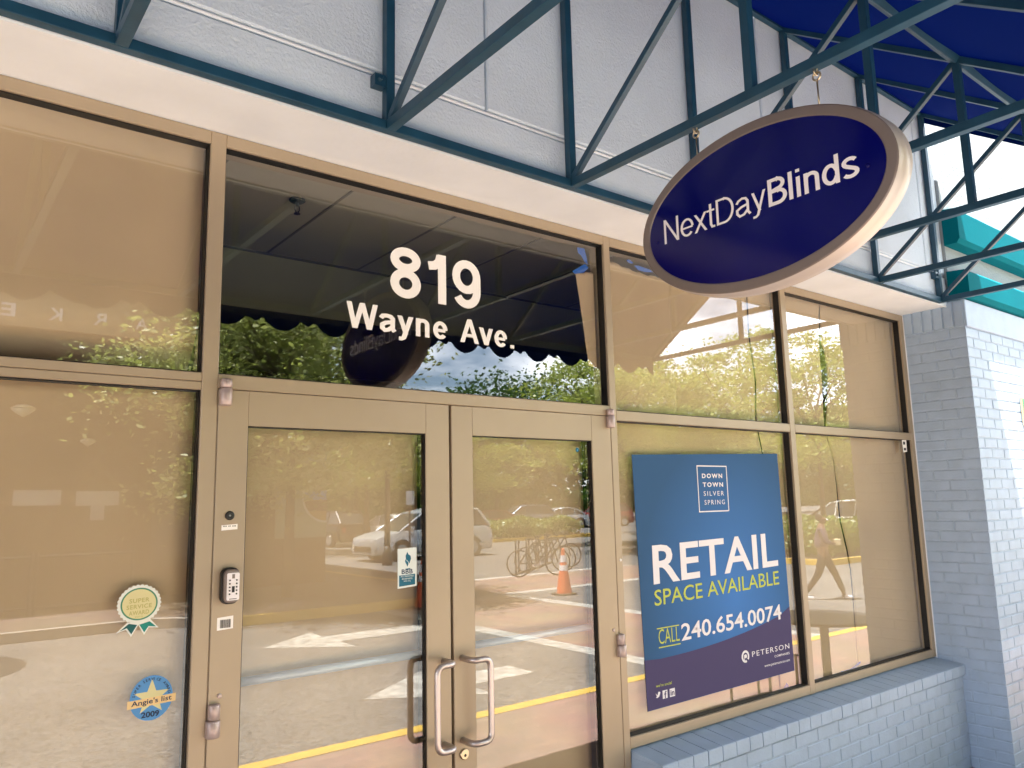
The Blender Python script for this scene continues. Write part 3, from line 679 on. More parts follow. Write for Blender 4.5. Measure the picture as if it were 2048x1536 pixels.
def pr(name, poly, y, mm, par): return MB().prism(poly, (0, y, 0), UX, UZ, .0003).build(name, M[mm], par)
def ribbon(e, mmx):
    f1 = lambda pts, s: [(cx+(a-cx)*1+s*0, b) for a, b in pts]
rb = [(.548,1.432),(.519,1.405),(.545,1.412),(.560,1.390),(.5785,1.423),(.5960,1.392),(.6080,1.412),(.636,1.409),(.612,1.436)]
pr('ribbon_backing', rb[::-1] if False else rb, SY-.0003, 'stwhite', ro)
pr('ribbon', [(.5525,1.4285),(.5285,1.4098),(.5475,1.4165),(.5605,1.3975),(.5755,1.4230)], SY-.0006, 'ribbond', ro)
pr('ribbon', [(.5815,1.4230),(.5960,1.3990),(.6075,1.4165),(.6290,1.4128),(.6100,1.4300)], SY-.0006, 'ribbon', ro)
pr('rosette', circ, SY-.0009, 'stwhite', ro)
pr('rosette_ring', arc(cx, cz, .0515, .0472, 0, 354, 60), SY-.0012, 'rgreen', ro)
pr('rosette_centre', arc(cx, cz, .0470, .0430, 0, 354, 60), SY-.0015, 'cream', ro)
for tx, z, ww, hh in (('SUPER', 1.4870, .056, .0125), ('SERVICE', 1.4690, .070, .0125), ('AWARD', 1.4515, .056, .0125)):
    text('award_text', tx, (cx-ww/2, SY-.0016, z), Vector((1,0,.03)).normalized(), UZ, ww, hh, M['sgold'], ro, .02, 1.1, .0003)
text('award_text', '2010', (cx-.011, SY-.0016, 1.4440), UX, UZ, .022, .005, M['sgold'], ro, 0, 1, .0003)
ag = thing('award_sticker', 'round blue 2009 award sticker with cream star low on the lower left window', 'sticker', (.624, SY, 1.143))
cx, cz = .6250, 1.2075
pr('sticker_disc', arc(cx, cz, .0600, .0640, 0, 354, 60), SY-.0003, 'sblue', ag)
st = [(cx+(.052 if i % 2 == 0 else .021)*sin(2*pi*i/10), cz+.002+(.052 if i % 2 == 0 else .021)*cos(2*pi*i/10)) for i in range(10)][::-1]
pr('star', st, SY-.0006, 'cream', ag)
pr('name_band', [(.5590,1.1835),(.6935,1.1890),(.6945,1.2115),(.5590,1.2060)], SY-.0009, 'peach', ag)
text('band_text', "Angie's list", (.5700, SY-.0010, 1.1855), Vector((1,0,.035)).normalized(), UZ, .112, .0195, M['navyink'], ag, .014, 1, .0003)
text('year_text', '2009', (.5985, SY-.0007, 1.1530), UX, UZ, .050, .0170, M['navyink'], ag, .03, 1, .0003)
for i, ch in enumerate('SUPER SERVICE AWARD'):
    if ch == ' ': continue
    a = radians(168-i*8.7); Uv = Vector((sin(a), 0, -cos(a))); Vv = Vector((cos(a), 0, sin(a)))
    p = Vector((cx+.0465*cos(a), SY-.0004, cz+.0500*sin(a)))-Uv*.0030
    text('arc_letter', ch, p, Uv, Vv, None, .0078, M['navyink'], ag, .02, 1, .0003)
bb = thing('accreditation_sticker', 'small white and blue BBB sticker on the left door glass', 'sticker', (1.49, .018, 1.46))
BY = .018-.0004
pr('sticker_base', [(1.4535,1.4550),(1.5340,1.4600),(1.5340,1.6010),(1.4535,1.5985)], BY-.0003, 'stpale', bb)
pr('sticker_panel', [(1.4595,1.4620),(1.5275,1.4660),(1.5275,1.5045),(1.4595,1.5020)], BY-.0006, 'bbb', bb)
pr('flame', [(1.488,1.560),(1.487,1.572),(1.494,1.586),(1.499,1.577),(1.508,1.571),(1.510,1.560),(1.505,1.549),(1.504,1.543),(1.497,1.552)][::-1], BY-.0006, 'bbb', bb)
pr('flame', [(1.486,1.548),(1.484,1.554),(1.488,1.560),(1.492,1.553),(1.498,1.549),(1.499,1.541),(1.494,1.532),(1.491,1.540)][::-1], BY-.0006, 'bbb', bb)
pr('torch_base', [(1.485,1.5250),(1.508,1.5265),(1.502,1.5215),(1.4905,1.5205)][::-1], BY-.0006, 'bbb', bb)
text('sticker_text', 'BBB', (1.470, BY-.0004, 1.5065), UX, UZ, .047, .0170, M['navyink'], bb, .02, 1.05, .0003)
for tx, z, ww in (('ACCREDITED', 1.4950, .056), ('BUSINESS', 1.4860, .044), ('bbb.org', 1.4775, .028)):
    text('sticker_text', tx, (1.4935-ww/2, BY-.0007, z), UX, UZ, ww, .0058, M['stpale'], bb, 0, 1, .0003)
dt = thing('door_dot_sticker', 'tiny round blue sticker high on the right door glass', 'sticker', (2.372, .018, 1.976))
pr('sticker_disc', arc(2.373, 1.987, .0105, .0105, 0, 350, 30), BY-.0003, 'bbb', dt)
pr('sticker_mark', [(2.3715,1.981),(2.3745,1.981),(2.3745,1.991),(2.3715,1.991)], BY-.0006, 'sblue', dt)
def lab(name, label, poly, y, lines):
    t = thing(name, label, 'label', (poly[0][0], y, poly[0][1])); pr('label_sheet', poly, y-.0003, 'white', t)
    mb = MB()
    for a, b, c, d in lines: mb.box(a, b, y-.0006, y-.0004, c, d)
    mb.build('label_print', M['black'], t); return t
random.seed(3); bars = []; x = .8095
while x < .8420:
    w_ = random.choice((.0008, .0014, .002)); bars.append((x, x+w_, 1.3895, 1.4150)); x += w_+random.choice((.0007, .0012))
lab('barcode_label', 'white barcode label below the key box on the left door', [(.8005,1.3830),(.8505,1.3860),(.8505,1.4250),(.8005,1.4220)], 0, bars)
lab('small_label', 'tiny white strip label under the door viewer', [(.8040,1.6915),(.8550,1.6940),(.8550,1.7110),(.8040,1.7080)], 0, [(.809+.0042*i, .8115+.0042*i, 1.7030, 1.7065) for i in range(10) if i not in (3, 6)])
lab('corner_label', 'small white label at the top right corner of the lower right window', [(5.408,2.040),(5.462,2.046),(5.466,2.128),(5.402,2.126)], .0038, [(5.415,5.445,2.095,2.115),(5.418,5.45,2.055,2.072)])

# key box on left door
kb = thing('key_box', 'grey push button key box on the left door stile', 'key box', (.834, 0, 1.455))
def rrect(x0, x1, z0, z1, rad, k=6):
    P_ = []
    for cx_, cz_, a in ((x1-rad, z0+rad, -90), (x1-rad, z1-rad, 0), (x0+rad, z1-rad, 90), (x0+rad, z0+rad, 180)): P_ += arc(cx_, cz_, rad, rad, a, a+90, k)
    return P_
MB().prism(rrect(.803,.861,1.463,1.575,.022), (0,-.020,0), UX, UZ, .020).build('rubber_cover', M['black'], kb, bevel=.003)
MB().prism(rrect(.807,.857,1.468,1.571,.018), (0,-.036,0), UX, UZ, .0155).build('body', M['rim'], kb, bevel=.004)
MB().prism(rrect(.815,.854,1.476,1.560,.005), (0,-.0385,0), UX, UZ, .0022).build('face_plate', M['signtext'], kb)
for i in range(5):
    for xx in (.8235, .8450): MB().lathe([(.0026,-.0386),(.0024,-.0408)], (xx, 0, 1.5375-i*.0105), 'y', 12).build('button', M['black'], kb)
MB().box(.8305,.8385,-.0405,-.0386,1.5005,1.5190).build('latch', M['black'], kb)
MB().box(.8305,.8385,-.0400,-.0386,1.5430,1.5560).build('latch', M['rim'], kb)
MB().box(.823,.846,-.0395,-.0386,1.4795,1.4815).build('slot', M['black'], kb)

# ------------------------------------------------------------------ awning
aw = thing('awning', 'blue canvas awning on a teal steel truss frame above the shopfront', 'awning', (2.0, -.33, 3.03))
TX = [-11.3, -10.5, -9.66, -8.83, -8.0, -7.16, -6.33, -5.49, -4.65, -3.81, -2.974, -2.136, -1.298, -.460, .378, 1.220, 2.070, 2.890, 3.756, 4.588, 5.434]
XA, XB = -11.32, 5.452  # unseen run far left, extended to shade sidewalk and jamb and block sky
t_ = .0170; YW = -.330; ZB = 3.0475; ZT = 4.395; YN, ZN = -1.20, 3.775; YF, ZF = -2.20, 3.058
A = M['awn']
MB().tube([(XA, YW, ZB), (XB, YW, ZB)], t_, square=True).build('bottom_rail', A, aw, bevel=.002)
MB().tube([(XA, YW, ZT), (XB, YW, ZT)], .015, square=True).build('top_rail', A, aw, bevel=.002)
MB().tube([(XA, YN, ZN), (XB, YN, ZN)], .018, square=True, up=(0,-.58,.81)).build('middle_rail', A, aw, bevel=.002)
MB().tube([(XA, YF, ZF), (XB, YF, ZF)], t_, square=True).build('front_rail', A, aw, bevel=.002)
def truss(x):
    t = MB().tube([(x, YW-.001, ZB+.016), (x, YW-.001, ZT-.015)], .0165, square=True).build('truss', A, aw, bevel=.002)
    MB().tube([(x, YW-.018, ZB), (x, YF+.017, ZB+.001)], .0172, square=True).build('chord', A, t, bevel=.002)
    MB().tube([(x, YW-.01, ZT-.006), (x, YF+.01, ZF+.016)], .0150, square=True).build('rafter', A, t, bevel=.002)
    MB().tube([(x, YN, ZN-.02), (x, YN, ZB+.017)], .0158, square=True).build('strut', A, t, bevel=.002)
    MB().tube([(x, YW-.015, ZB+.02), (x, YN+.01, ZN-.01)], .0125, square=True).build('diagonal', A, t, bevel=.002)
    return t
for x in TX: truss(x)
for bx_, bz in ((1.190, 3.205), (5.405, 3.215)):
    mb = MB(); mb.box(bx_-.030, bx_+.012, -.345, -.311, bz-.022, bz+.022); mb.lathe([(.008,-.345),(.008,-.353),(.005,-.356)], (bx_-.012,0,bz), 'y', 6); mb.lathe([(.007,-.345),(.007,-.351)], (bx_+.005,0,bz+.008), 'y', 6)
    mb.build('wall_bracket', M['awn'], aw)
# canvas with a slight sag between trusses
vs = []; fs = []; nx = (len(TX)-1)*10; ny = 12; XS = []
for i in range(len(TX)-1): XS += [TX[i]+(TX[i+1]-TX[i])*j/10 for j in range(10)]
XS.append(TX[-1]); XS[0] = XA; XS[-1] = 5.478
for i, x in enumerate(XS):
    ph_ = (i % 10)/10
    for j in range(ny+1):
        v = j/ny; y = -.3095+(YF-.018+.3095)*v; z = ZT+.029+(ZF+.030-ZT-.029)*v
        z -= .016*sin(pi*ph_)*sin(pi*v)**.5
        vs.append((x, y, z))
for i in range(len(XS)-1):
    for j in range(ny): a = i*(ny+1)+j; fs.append((a, a+1, a+ny+2, a+ny+1))
cv = MB().add(vs, fs).build('canopy', M['canvas'], aw, smooth=True); sd = cv.modifiers.new('s', 'SOLIDIFY'); sd.thickness = .002
# scalloped valance
pts = []; x = XA+.0; period = .363; base = 2.978; xs_ = 0
xx = XA; low = []
while xx < 5.478:
    for i in range(15): a = i/14; low.append((xx+.245*a, base-.072*sin(pi*a)**.75))
    for i in range(1, 8): a = i/7; low.append((xx+.245+.030+.060*a, base-.022*sin(pi*a)**.8))
    xx += period
low = [q for q in low if q[0] <= 5.478]
vs = []; fs = []
for x, z in low: vs += [(x, YF-.019, z), (x, YF-.019, ZF+.03)]
for i in range(len(low)-1): fs.append((2*i, 2*i+2, 2*i+3, 2*i+1))
va = MB().add(vs, fs).build('valance', M['canvas'], aw); sd = va.modifiers.new('s', 'SOLIDIFY'); sd.thickness = .002
# side edge band of the end truss
mb = MB(); mb.add([(5.4790, -.318, ZT+.026), (5.4790, YF-.018, ZF+.03), (5.4790, YF-.018, ZF-.02), (5.4790, -.318, ZT-.045),
                   (5.4810, -.318, ZT+.026), (5.4810, YF-.018, ZF+.03), (5.4810, YF-.018, ZF-.02), (5.4810, -.318, ZT-.045)],
                  [(0,1,2,3),(7,6,5,4),(0,4,5,1),(1,5,6,2),(2,6,7,3),(3,7,4,0)]); mb.build('side_band', M['canvas'], aw)

# ------------------------------------------------------------------ hanging sign
SX0, SX1 = 2.030, 2.100
hs_ = thing('hanging_sign', 'oval navy blade sign with white lettering hanging from the awning frame', 'sign', (2.065, -1.20, 2.668))
cy, cz, ry, rz_ = -1.199, 2.668, .459, .270; K = 96
ell = lambda a, b: [(-cy+a*cos(2*pi*i/K), cz+b*sin(2*pi*i/K)) for i in range(K)]
O = (0, 0, 0)
# rim ring front with rounded edge, and side return
mb = MB(); rings = [(SX0, ry-.034, rz_-.034), (SX0-.0025, ry-.030, rz_-.030), (SX0-.0025, ry-.004, rz_-.004), (SX0, ry, rz_)]
vs = []; 
for x, a, b in rings: vs += [(x, cy-a*cos(2*pi*i/K), cz+b*sin(2*pi*i/K)) for i in range(K)]
mb.add(vs, [(k*K+i, k*K+(i+1) % K, (k+1)*K+(i+1) % K, (k+1)*K+i) for k in range(3) for i in range(K)])
mb.build('rim', M['rim'], hs_, smooth=False)
mb = MB(); rings = [(SX0+.0005, ry-.001, rz_-.001), (SX0+.006, ry+.002, rz_+.002), (SX0+.028, ry+.002, rz_+.002), (SX0+.030, ry+.0045, rz_+.0045), (SX1-.002, ry+.0045, rz_+.0045), (SX1, ry+.001, rz_+.001), (SX1, ry-.034, rz_-.034)]
vs = []
for x, a, b in rings: vs += [(x, cy-a*cos(2*pi*i/K), cz+b*sin(2*pi*i/K)) for i in range(K)]
mb.add(vs, [(k*K+i, k*K+(i+1) % K, (k+1)*K+(i+1) % K, (k+1)*K+i) for k in range(len(rings)-1) for i in range(K)])
mb.build('side_return', M['rimside'], hs_, smooth=True)
SU, SV = Vector((0,-1,0)), Vector((0,0,1))
MB().prism(ell(ry-.033, rz_-.033), (SX0+.001, 0, 0), SU, SV, SX1-SX0-.002).build('panel', M['navy'], hs_)
ws = [.105]*7+[.155]*6
# text plane coordinates: u=-y
ws = None
stroke_text('lettering', 'NextDay', (SX0+.001, -.839, 2.6395), SU, SV, .409, .0865, .078, M['signtext'], hs_, kern=-.045)
stroke_text('lettering', 'Blinds', (SX0+.001, -1.257, 2.6395), SU, SV, .290, .0865, .122, M['signtext'], hs_, kern=-.04)
for yy, zz in ((-1.5715, 2.658), (-.809, 2.655)): MB().lathe([(.0062,SX0+.0012),(.0062,SX0-.001),(.004,SX0-.0022)], (0,yy,zz), 'x', 14).build('screw', M['navy'], hs_, smooth=True)
# far side lettering
stroke_text('lettering', 'NextDayBlinds', (SX1-.001, -1.55, 2.6395), (0,1,0), SV, .70, .0865, .13, M['signtext'], hs_, kern=-.045)
def hookset(y, ztop):
    zs = cz+rz_*math.sqrt(max(0, 1-((y-cy)/ry)**2))
    e = MB(); R_ = .0125
    e.tube([(2.065, y, zs-.004), (2.065, y, ztop-.048)], .0028, 8)
    e.tube([(2.065, y+R_*sin(a), ztop-.048+R_-R_*cos(a)) for a in [2*pi*i/16 for i in range(17)]], .0030, 8)
    e.build('eye_bolt', M['zinc'], hs_, smooth=True)
    h = MB(); pts = [(2.065+.010*cos(a), y+.002, ztop-.021+.010*sin(a)+(.0)) for a in [radians(-200+ i*30) for i in range(9)]]
    h.tube(pts+[(2.072, y, ztop+.004), (2.065, y, ztop+.020)], .0030, 8)
    h.build('hook', M['zinc'], hs_, smooth=True)
hookset(-.975, 3.040); hookset(-1.428, 3.040)

# ================================================================== the street the glass reflects (camera side, y < 0)
RZ = -.15
struct('asphalt_road', MB().add([(-300,-400,RZ),(400,-400,RZ),(400,-3.095,RZ),(-300,-3.095,RZ)], [(0,1,2,3)]), M['asphalt'])
struct('ground', MB().add([(-300,-401,RZ-.02),(401,-401,RZ-.02),(401,60,RZ-.02),(-300,60,RZ-.02)], [(0,1,2,3)]), M['kerb'])
struct('brick_sidewalk', MB().box(-40, 60, -2.925, .9, -.14, 0), M['paver'])
struct('yellow_kerb', MB().rbox(-40, 60, -3.09, -2.928, -.16, .003, .012), M['yellow'])
def poly(name, pts, z, m, th=.004): return struct(name, MB().prism(pts, (0,0,z), (1,0,0), (0,1,0), th), m)
poly('dark_road_patch', [(.2+1.2*cos(i*pi/14), -9.55+1.25*sin(i*pi/14)) for i in range(28)], RZ+.004, mat('patch_dark_grey', (.04,.039,.038), .85, var=.2))  # flat ellipse, darker than the road around it
poly('arrow_marking', [(3.75,-4.72),(4.85,-4.02),(4.85,-4.50),(5.78,-4.50),(5.78,-5.00),(4.85,-5.00),(4.85,-5.46)], RZ+.004, M['markw'])
poly('arrow_marking', [(4.05,-8.28),(5.05,-7.45),(5.05,-8.0),(6.6,-8.0),(6.6,-8.55),(5.05,-8.55),(5.05,-9.05)], RZ+.004, M['markw'])
poly('brick_crosswalk', [(7.25,-3.10),(7.25,-10.5),(9.9,-10.5),(9.9,-3.10)][::-1], RZ+.004, M['paver'])
poly('crosswalk_line', [(6.95,-3.10),(6.95,-10.45),(7.25,-10.45),(7.25,-3.10)][::-1], RZ+.0045, M['markw'])
poly('crosswalk_line', [(9.9,-3.10),(9.9,-10.6),(10.2,-10.6),(10.2,-3.10)][::-1], RZ+.0045, M['markw'])
poly('brick_crosswalk', [(10.2,-10.9),(10.2,-13.6),(17,-13.6),(17,-10.9)][::-1], RZ+.004, M['paver'])
poly('crosswalk_line', [(10.2,-10.6),(10.2,-10.9),(17,-10.9),(17,-10.6)][::-1], RZ+.0045, M['markw'])
poly('crosswalk_line', [(10.2,-13.6),(10.2,-13.9),(17,-13.9),(17,-13.6)][::-1], RZ+.0045, M['markw'])
isl = [(-40,-11.55),(3.3,-11.45),(3.9,-11.0),(4.4,-10.55),(8.2,-10.45),(8.8,-10.9),(9.15,-11.6),(9.3,-12.6),(9.3,-60),(-40,-60)]
poly('far_sidewalk', isl[::-1], -.002, M['plazashade'], .14)
def kerbline(name, pts, m):
    mb = MB(); mb.tube([(x, y, -.073) for x, y in pts], .078, square=True); return struct(name, mb, m)
kerbline('concrete_kerb', isl[:4], M['kerb']); kerbline('yellow_kerb', isl[3:9], M['yellow'])

# market building across the street
mk = thing('market_building', 'dark brick market building across the street with spaced letters on its signboard', 'building', (-6, -15, 0))
MB().box(-30, 8.0, -34, -15, 0, 11).build('wall', M['redbrick'], mk)
MB().box(-8, 5.2, -15, -14.90, 5.38, 5.98).build('signboard', M['signboard'], mk)
for i, ch in enumerate('MARKET'):
    xc = 1.30+.80*(4-i); text('sign_letter', ch, (xc+.12, -14.90, 5.56), (-1,0,0), UZ, .24, .26, M['posterwhite'], mk, .015, 1, .02)
for i in range(7):
    x = -6.5+i*1.65; MB().prism([(x+.65,5.985),(x+.33,6.17),(x+.05,6.32),(x-.25,6.10),(x-.65,5.985)][::-1], (0,-14.95,0), UX, UZ, .04).build('trim', M['signboard'], mk) if False else None
    MB().prism([(-(x+.65),5.985),(-(x-.65),5.985),(-(x-.25),6.16),(-(x+.0),6.34),(-(x+.33),6.12)], (0,-14.92,0), (-1,0,0), UZ, .05).build('crest', M['signboard'], mk)
for x0, x1 in ((-9,-6.4),(-5.9,-3.2),(-2.7,.9),(4.1,5.9)):
    w_ = MB().box(x0, x1, -15, -14.97, .6, 3.2).build('window', M['darkmetal'], mk); MB().box(x0+.06, x1-.06, -14.97, -14.96, .66, 3.14).build('pane', M['carglass'], w_)
for x in (-7, -4, -1, 2, 5): MB().box(x, x+1.2, -15, -14.98, 7.2, 9.0).build('window', M['carglass'], mk)
MB().box(-30, 8.1, -34.1, -14.85, 11, 11.3).build('parapet', M['signboard'], mk)
bn = MB().prism([(-8.0,1.05),(-6.75,1.05),(-6.75,3.0),(-8.0,3.0)], (0,-14.975,0), (-1,0,0), UZ, .024).build('banner', mat('banner_green', (.30,.40,.30), .8), mk)
def half(r0, y, m, z0=-9, z1=9): 
    P_ = [(-8.0+r0*cos(radians(a)), max(z0, min(z1, 2.0+r0*sin(radians(a))))) for a in range(-90, 91, 6)]
    return MB().prism(P_, (0,y,0), (-1,0,0), UZ, .003).build('banner_print', m, bn)
half(.62, -14.970, M['stpale']); half(.57, -14.966, mat('banner_orange', (.55,.33,.10), .8))
half(.565, -14.962, M['sblue'], 1.92, 2.14); half(.565, -14.958, mat('banner_maroon', (.22,.09,.07), .8), 1.66, 1.90)
for x, z, s in ((1.65, 3.72, 1.), (2.78, 3.14, .66), (.1, 4.4, 1.)):
    t = thing('wall_lantern', {1.65: 'larger saucer shaped lantern on the market wall above the left notice', 2.78: 'smaller saucer shaped lantern on the market wall above the right notice', .1: 'saucer shaped lantern on the market wall farthest from the corner'}[x], 'lantern', (x, -14.6, z), 'saucer lanterns on the market wall')
    MB().lathe([(.02*s,z+.10*s),(.11*s,z+.08*s),(.21*s,z+.03*s),(.21*s,z+.015*s)], (x,-14.65,0)).build('lamp_shade', M['lamp'], t, smooth=True)
    MB().lathe([(.19*s,z),(.20*s,z-.01),(.10*s,z-.09*s),(.01,z-.15*s)], (x,-14.65,0)).build('lamp_glass', M['lamp'], t, smooth=True)
    MB().tube([(x,-15,z+.25*s),(x,-14.65,z+.25*s),(x,-14.65,z+.09*s)], .012, 6).build('arm', M['darkmetal'], t)
tag(MB().box(1.62, 2.42, -14.996, -14.985, 1.90, 2.20).build('wall_notice', M['notice']), 'wide white notice on the market wall left of the other notice', 'notice')
n2 = MB().box(2.68, 3.46, -14.996, -14.985, 1.88, 2.17); n2.box(2.95, 3.20, -14.996, -14.985, 1.59, 1.879)
tag(n2.build('wall_notice', M['notice']), 'T shaped white notice sheets on the market wall', 'notice')
# patio railing
for i in range(5):
    x = -4.6+i*1.62
    t = thing('patio_railing', 'black patio railing panel in front of the market, number %d from the kerb corner' % (5-i), 'railing', (x, -13.4, 0), 'patio railing panels')
    MB().tube([(x,-13.4,1.0),(x+1.6,-13.4,1.0)], .025, 8).build('top_rail', M['darkmetal'], t); MB().tube([(x,-13.4,.14),(x+1.6,-13.4,.14)], .02, 8).build('lower_rail', M['darkmetal'], t)
    for q in (x+.02, x+1.56): MB().tube([(q,-13.4,0),(q,-13.4,1.08)], .028, 8).build('post', M['darkmetal'], t)
    mb = MB()
    for j in range(11): mb.tube([(x+.15+j*.13,-13.4,.14),(x+.15+j*.13,-13.4,1.0)], .007, 5)
    o_ = mb.build('baluster', M['darkmetal'], t); o_['kind'] = 'stuff'
for i, lb in enumerate(('railing panel nearest the kerb corner','second railing panel from the kerb corner','third railing panel from the kerb corner','fourth railing panel from the kerb corner','railing panel farthest from the kerb corner')):
    for o_ in bpy.data.objects:
        if o_.get('label', '').endswith('number %d from the kerb corner' % (i+1)): o_['label'] = 'black patio '+lb

# ---------------- trees
def crown_mesh(name, nclump, nleaf, ls, seed, droop=.0, m='leaf', flat=1., tight=1.):
    rnd = random.Random(seed); vs = []; fs = []
    cl = []
    while len(cl) < nclump:
        p = Vector((rnd.uniform(-1,1), rnd.uniform(-1,1), rnd.uniform(-.8,1)))
        if .25 < p.length < 1: cl.append((p, rnd.uniform(.10,.24)*tight))
    for i in range(nleaf):
        c, s = cl[rnd.randrange(len(cl))]
        p = c+Vector((rnd.gauss(0, s*1.15), rnd.gauss(0, s*1.15), rnd.gauss(0, s*.42*flat)))
        p.z -= droop*abs(rnd.gauss(0, 1))*.25*(p.xy.length)
        a = Vector((rnd.gauss(0,1), rnd.gauss(0,1), rnd.gauss(0,.5))).normalized(); b = a.cross(Vector((rnd.gauss(0,1), rnd.gauss(0,1), rnd.gauss(0,1)))).normalized()
        L_ = ls*rnd.uniform(.6, 1.4); W_ = L_*.5; k = len(vs)
        vs += [p-a*L_*.5, p+b*W_*.5, p+a*L_*.5, p-b*W_*.5]; fs.append((k, k+1, k+2, k+3))
    me = bpy.data.meshes.new(name); me.from_pydata([tuple(v) for v in vs], [], fs); me.materials.append(M[m]); return me
def trunk_mesh(seed, h0, limbs=9, r0=.028):
    # unit tree: crown centre at z=0, ground at z=-h0
    rnd = random.Random(seed); mb = MB()
    mb.tube([(0,0,-h0),(.01,.0,-h0*.6),(0,.02,-.45),(.02,0,-.1)], [r0*1.3, r0, r0*.8, r0*.5], 9)
    for i in range(limbs):
        a = i*2.4+rnd.uniform(0,.5); z0 = rnd.uniform(-.6,-.15); R_ = rnd.uniform(.55,.9)
        mb.tube([(0,.01,z0),(R_*.35*cos(a),R_*.35*sin(a),z0+.25),(R_*.7*cos(a),R_*.7*sin(a),z0+.42+rnd.uniform(0,.2)),(R_*cos(a),R_*sin(a),z0+.5+rnd.uniform(0,.35))], [r0*.6, r0*.4, r0*.22, r0*.08], 6)
        for s_ in (-1, 1):
            b_ = a+s_*.5; mb.tube([(R_*.35*cos(a),R_*.35*sin(a),z0+.25),(R_*.75*cos(b_),R_*.75*sin(b_),z0+.5+rnd.uniform(0,.25))], [r0*.25, r0*.08], 5)
    return mb
CR = {'near': crown_mesh('crown', 95, 42000, .040, 1, .6, 'leafpale', .8, .66), 'loose': crown_mesh('crown', 46, 12000, .055, 2, .3, 'leaf', 1., .72),
      'loose2': crown_mesh('crown', 50, 12000, .055, 5, .3, 'leaf', 1., .7), 'dark': crown_mesh('crown', 60, 9000, .075, 3, 0, 'leafdark', 1.6), 'dark2': crown_mesh('crown', 56, 9000, .075, 8, 0, 'leafdark', 1.6)}
def tree(label, x, y, zc, rx, rzc, kind, grp, rot=0., base=RZ, tx=None):
    t = thing('shade_tree' if kind[0] != 'd' else 'broadleaf_tree', label, 'tree', (x, y, base), grp)
    c = bpy.data.objects.new('crown', CR[kind]); COL.objects.link(c); c.parent = t; c.location = (0, 0, zc-base); c.scale = (rx, rx, rzc); c.rotation_euler = (0, 0, rot)
    tr = trunk_mesh(int(x*7+y), (zc-base)/rzc).build('trunk', M['bark'], None, smooth=True); tr.parent = t; tr.location = (0, 0, zc-base); tr.scale = (rx, rx, rzc)
    return t
T1 = 'light green shade trees around the parking lot'; T2 = 'dark green trees closing the far side of the parking lot'
tree('light green locust tree in front of the market corner', 6.15, -12.7, 4.6, 3.2, 3.0, 'near', T1, .3, 0)
tree('light green tree behind the silver minivan', 15.5, -27.5, 4.4, 3.9, 2.3, 'loose', T1, 1.)
tree('light green tree at the near end of the lot, left of the tall pair', 20.4, -18.0, 5.6, 2.4, 2.2, 'loose', T1, 2.)
tree('tall light green tree standing behind the bicycles', 24.5, -21.5, 5.9, 3.8, 3.2, 'loose2', T1, .4)
tree('tall light green tree on the right of the tall pair', 30.5, -19.5, 6.2, 4.0, 3.4, 'loose', T1, 4.)
tree('light green tree beside the hedge nearest the shop', 25.8, -12.6, 5.3, 3.0, 2.9, 'loose2', T1, 5.)
tree('large light green tree beyond the second hedge', 35.0, -27.0, 6.4, 5.0, 4.2, 'loose2', T1, 2.2)
tree('light green tree over the parked cars at the back', 27.0, -36.0, 5.0, 4.6, 2.9, 'loose', T1, 3.1)
tree('light green tree rising beside the far left cars', 19.5, -36.5, 5.0, 4.6, 2.9, 'loose2', T1, .9)
random.seed(11); words = ['first','second','third','fourth','fifth','sixth','seventh','eighth','ninth','tenth','eleventh','twelfth','thirteenth']
for i in range(13):
    x = 14+i*7.2; y = -58-4*(i % 2)+random.uniform(-2, 2)+i*1.2; hz = 6.1+random.uniform(-1.2, 1.3)
    tree('dark green tree of the far row, %s counted from the market' % words[i], x, y, hz, 5.4+random.uniform(-.5,.8), hz*.93, 'dark' if i % 2 else 'dark2', T2, i*1.3)

# the far wood behind the lot
rnd = random.Random(5); vs = []; fs = []
for i in range(26000):
    x = rnd.uniform(-25, 190); p = Vector((x, -82+rnd.uniform(-4, 4)-.1*x*0, abs(rnd.gauss(0, 1))*3.6*(.75+.25*sin(x*.23)+.12*sin(x*.71)))); p.z = min(p.z, 11)
    a = Vector((rnd.gauss(0,1), rnd.gauss(0,1)*.5, rnd.gauss(0,1))).normalized(); b = a.orthogonal().normalized(); k = len(vs); q = .45
    vs += [p-a*q, p+b*q*.7, p+a*q, p-b*q*.7]; fs.append((k, k+1, k+2, k+3))
fw = MB().add(vs, fs).build('far_wood', M['leafdark'], fix=False); tag(fw, 'dark green wooded edge far behind the parking lot', 'trees', kind='stuff')

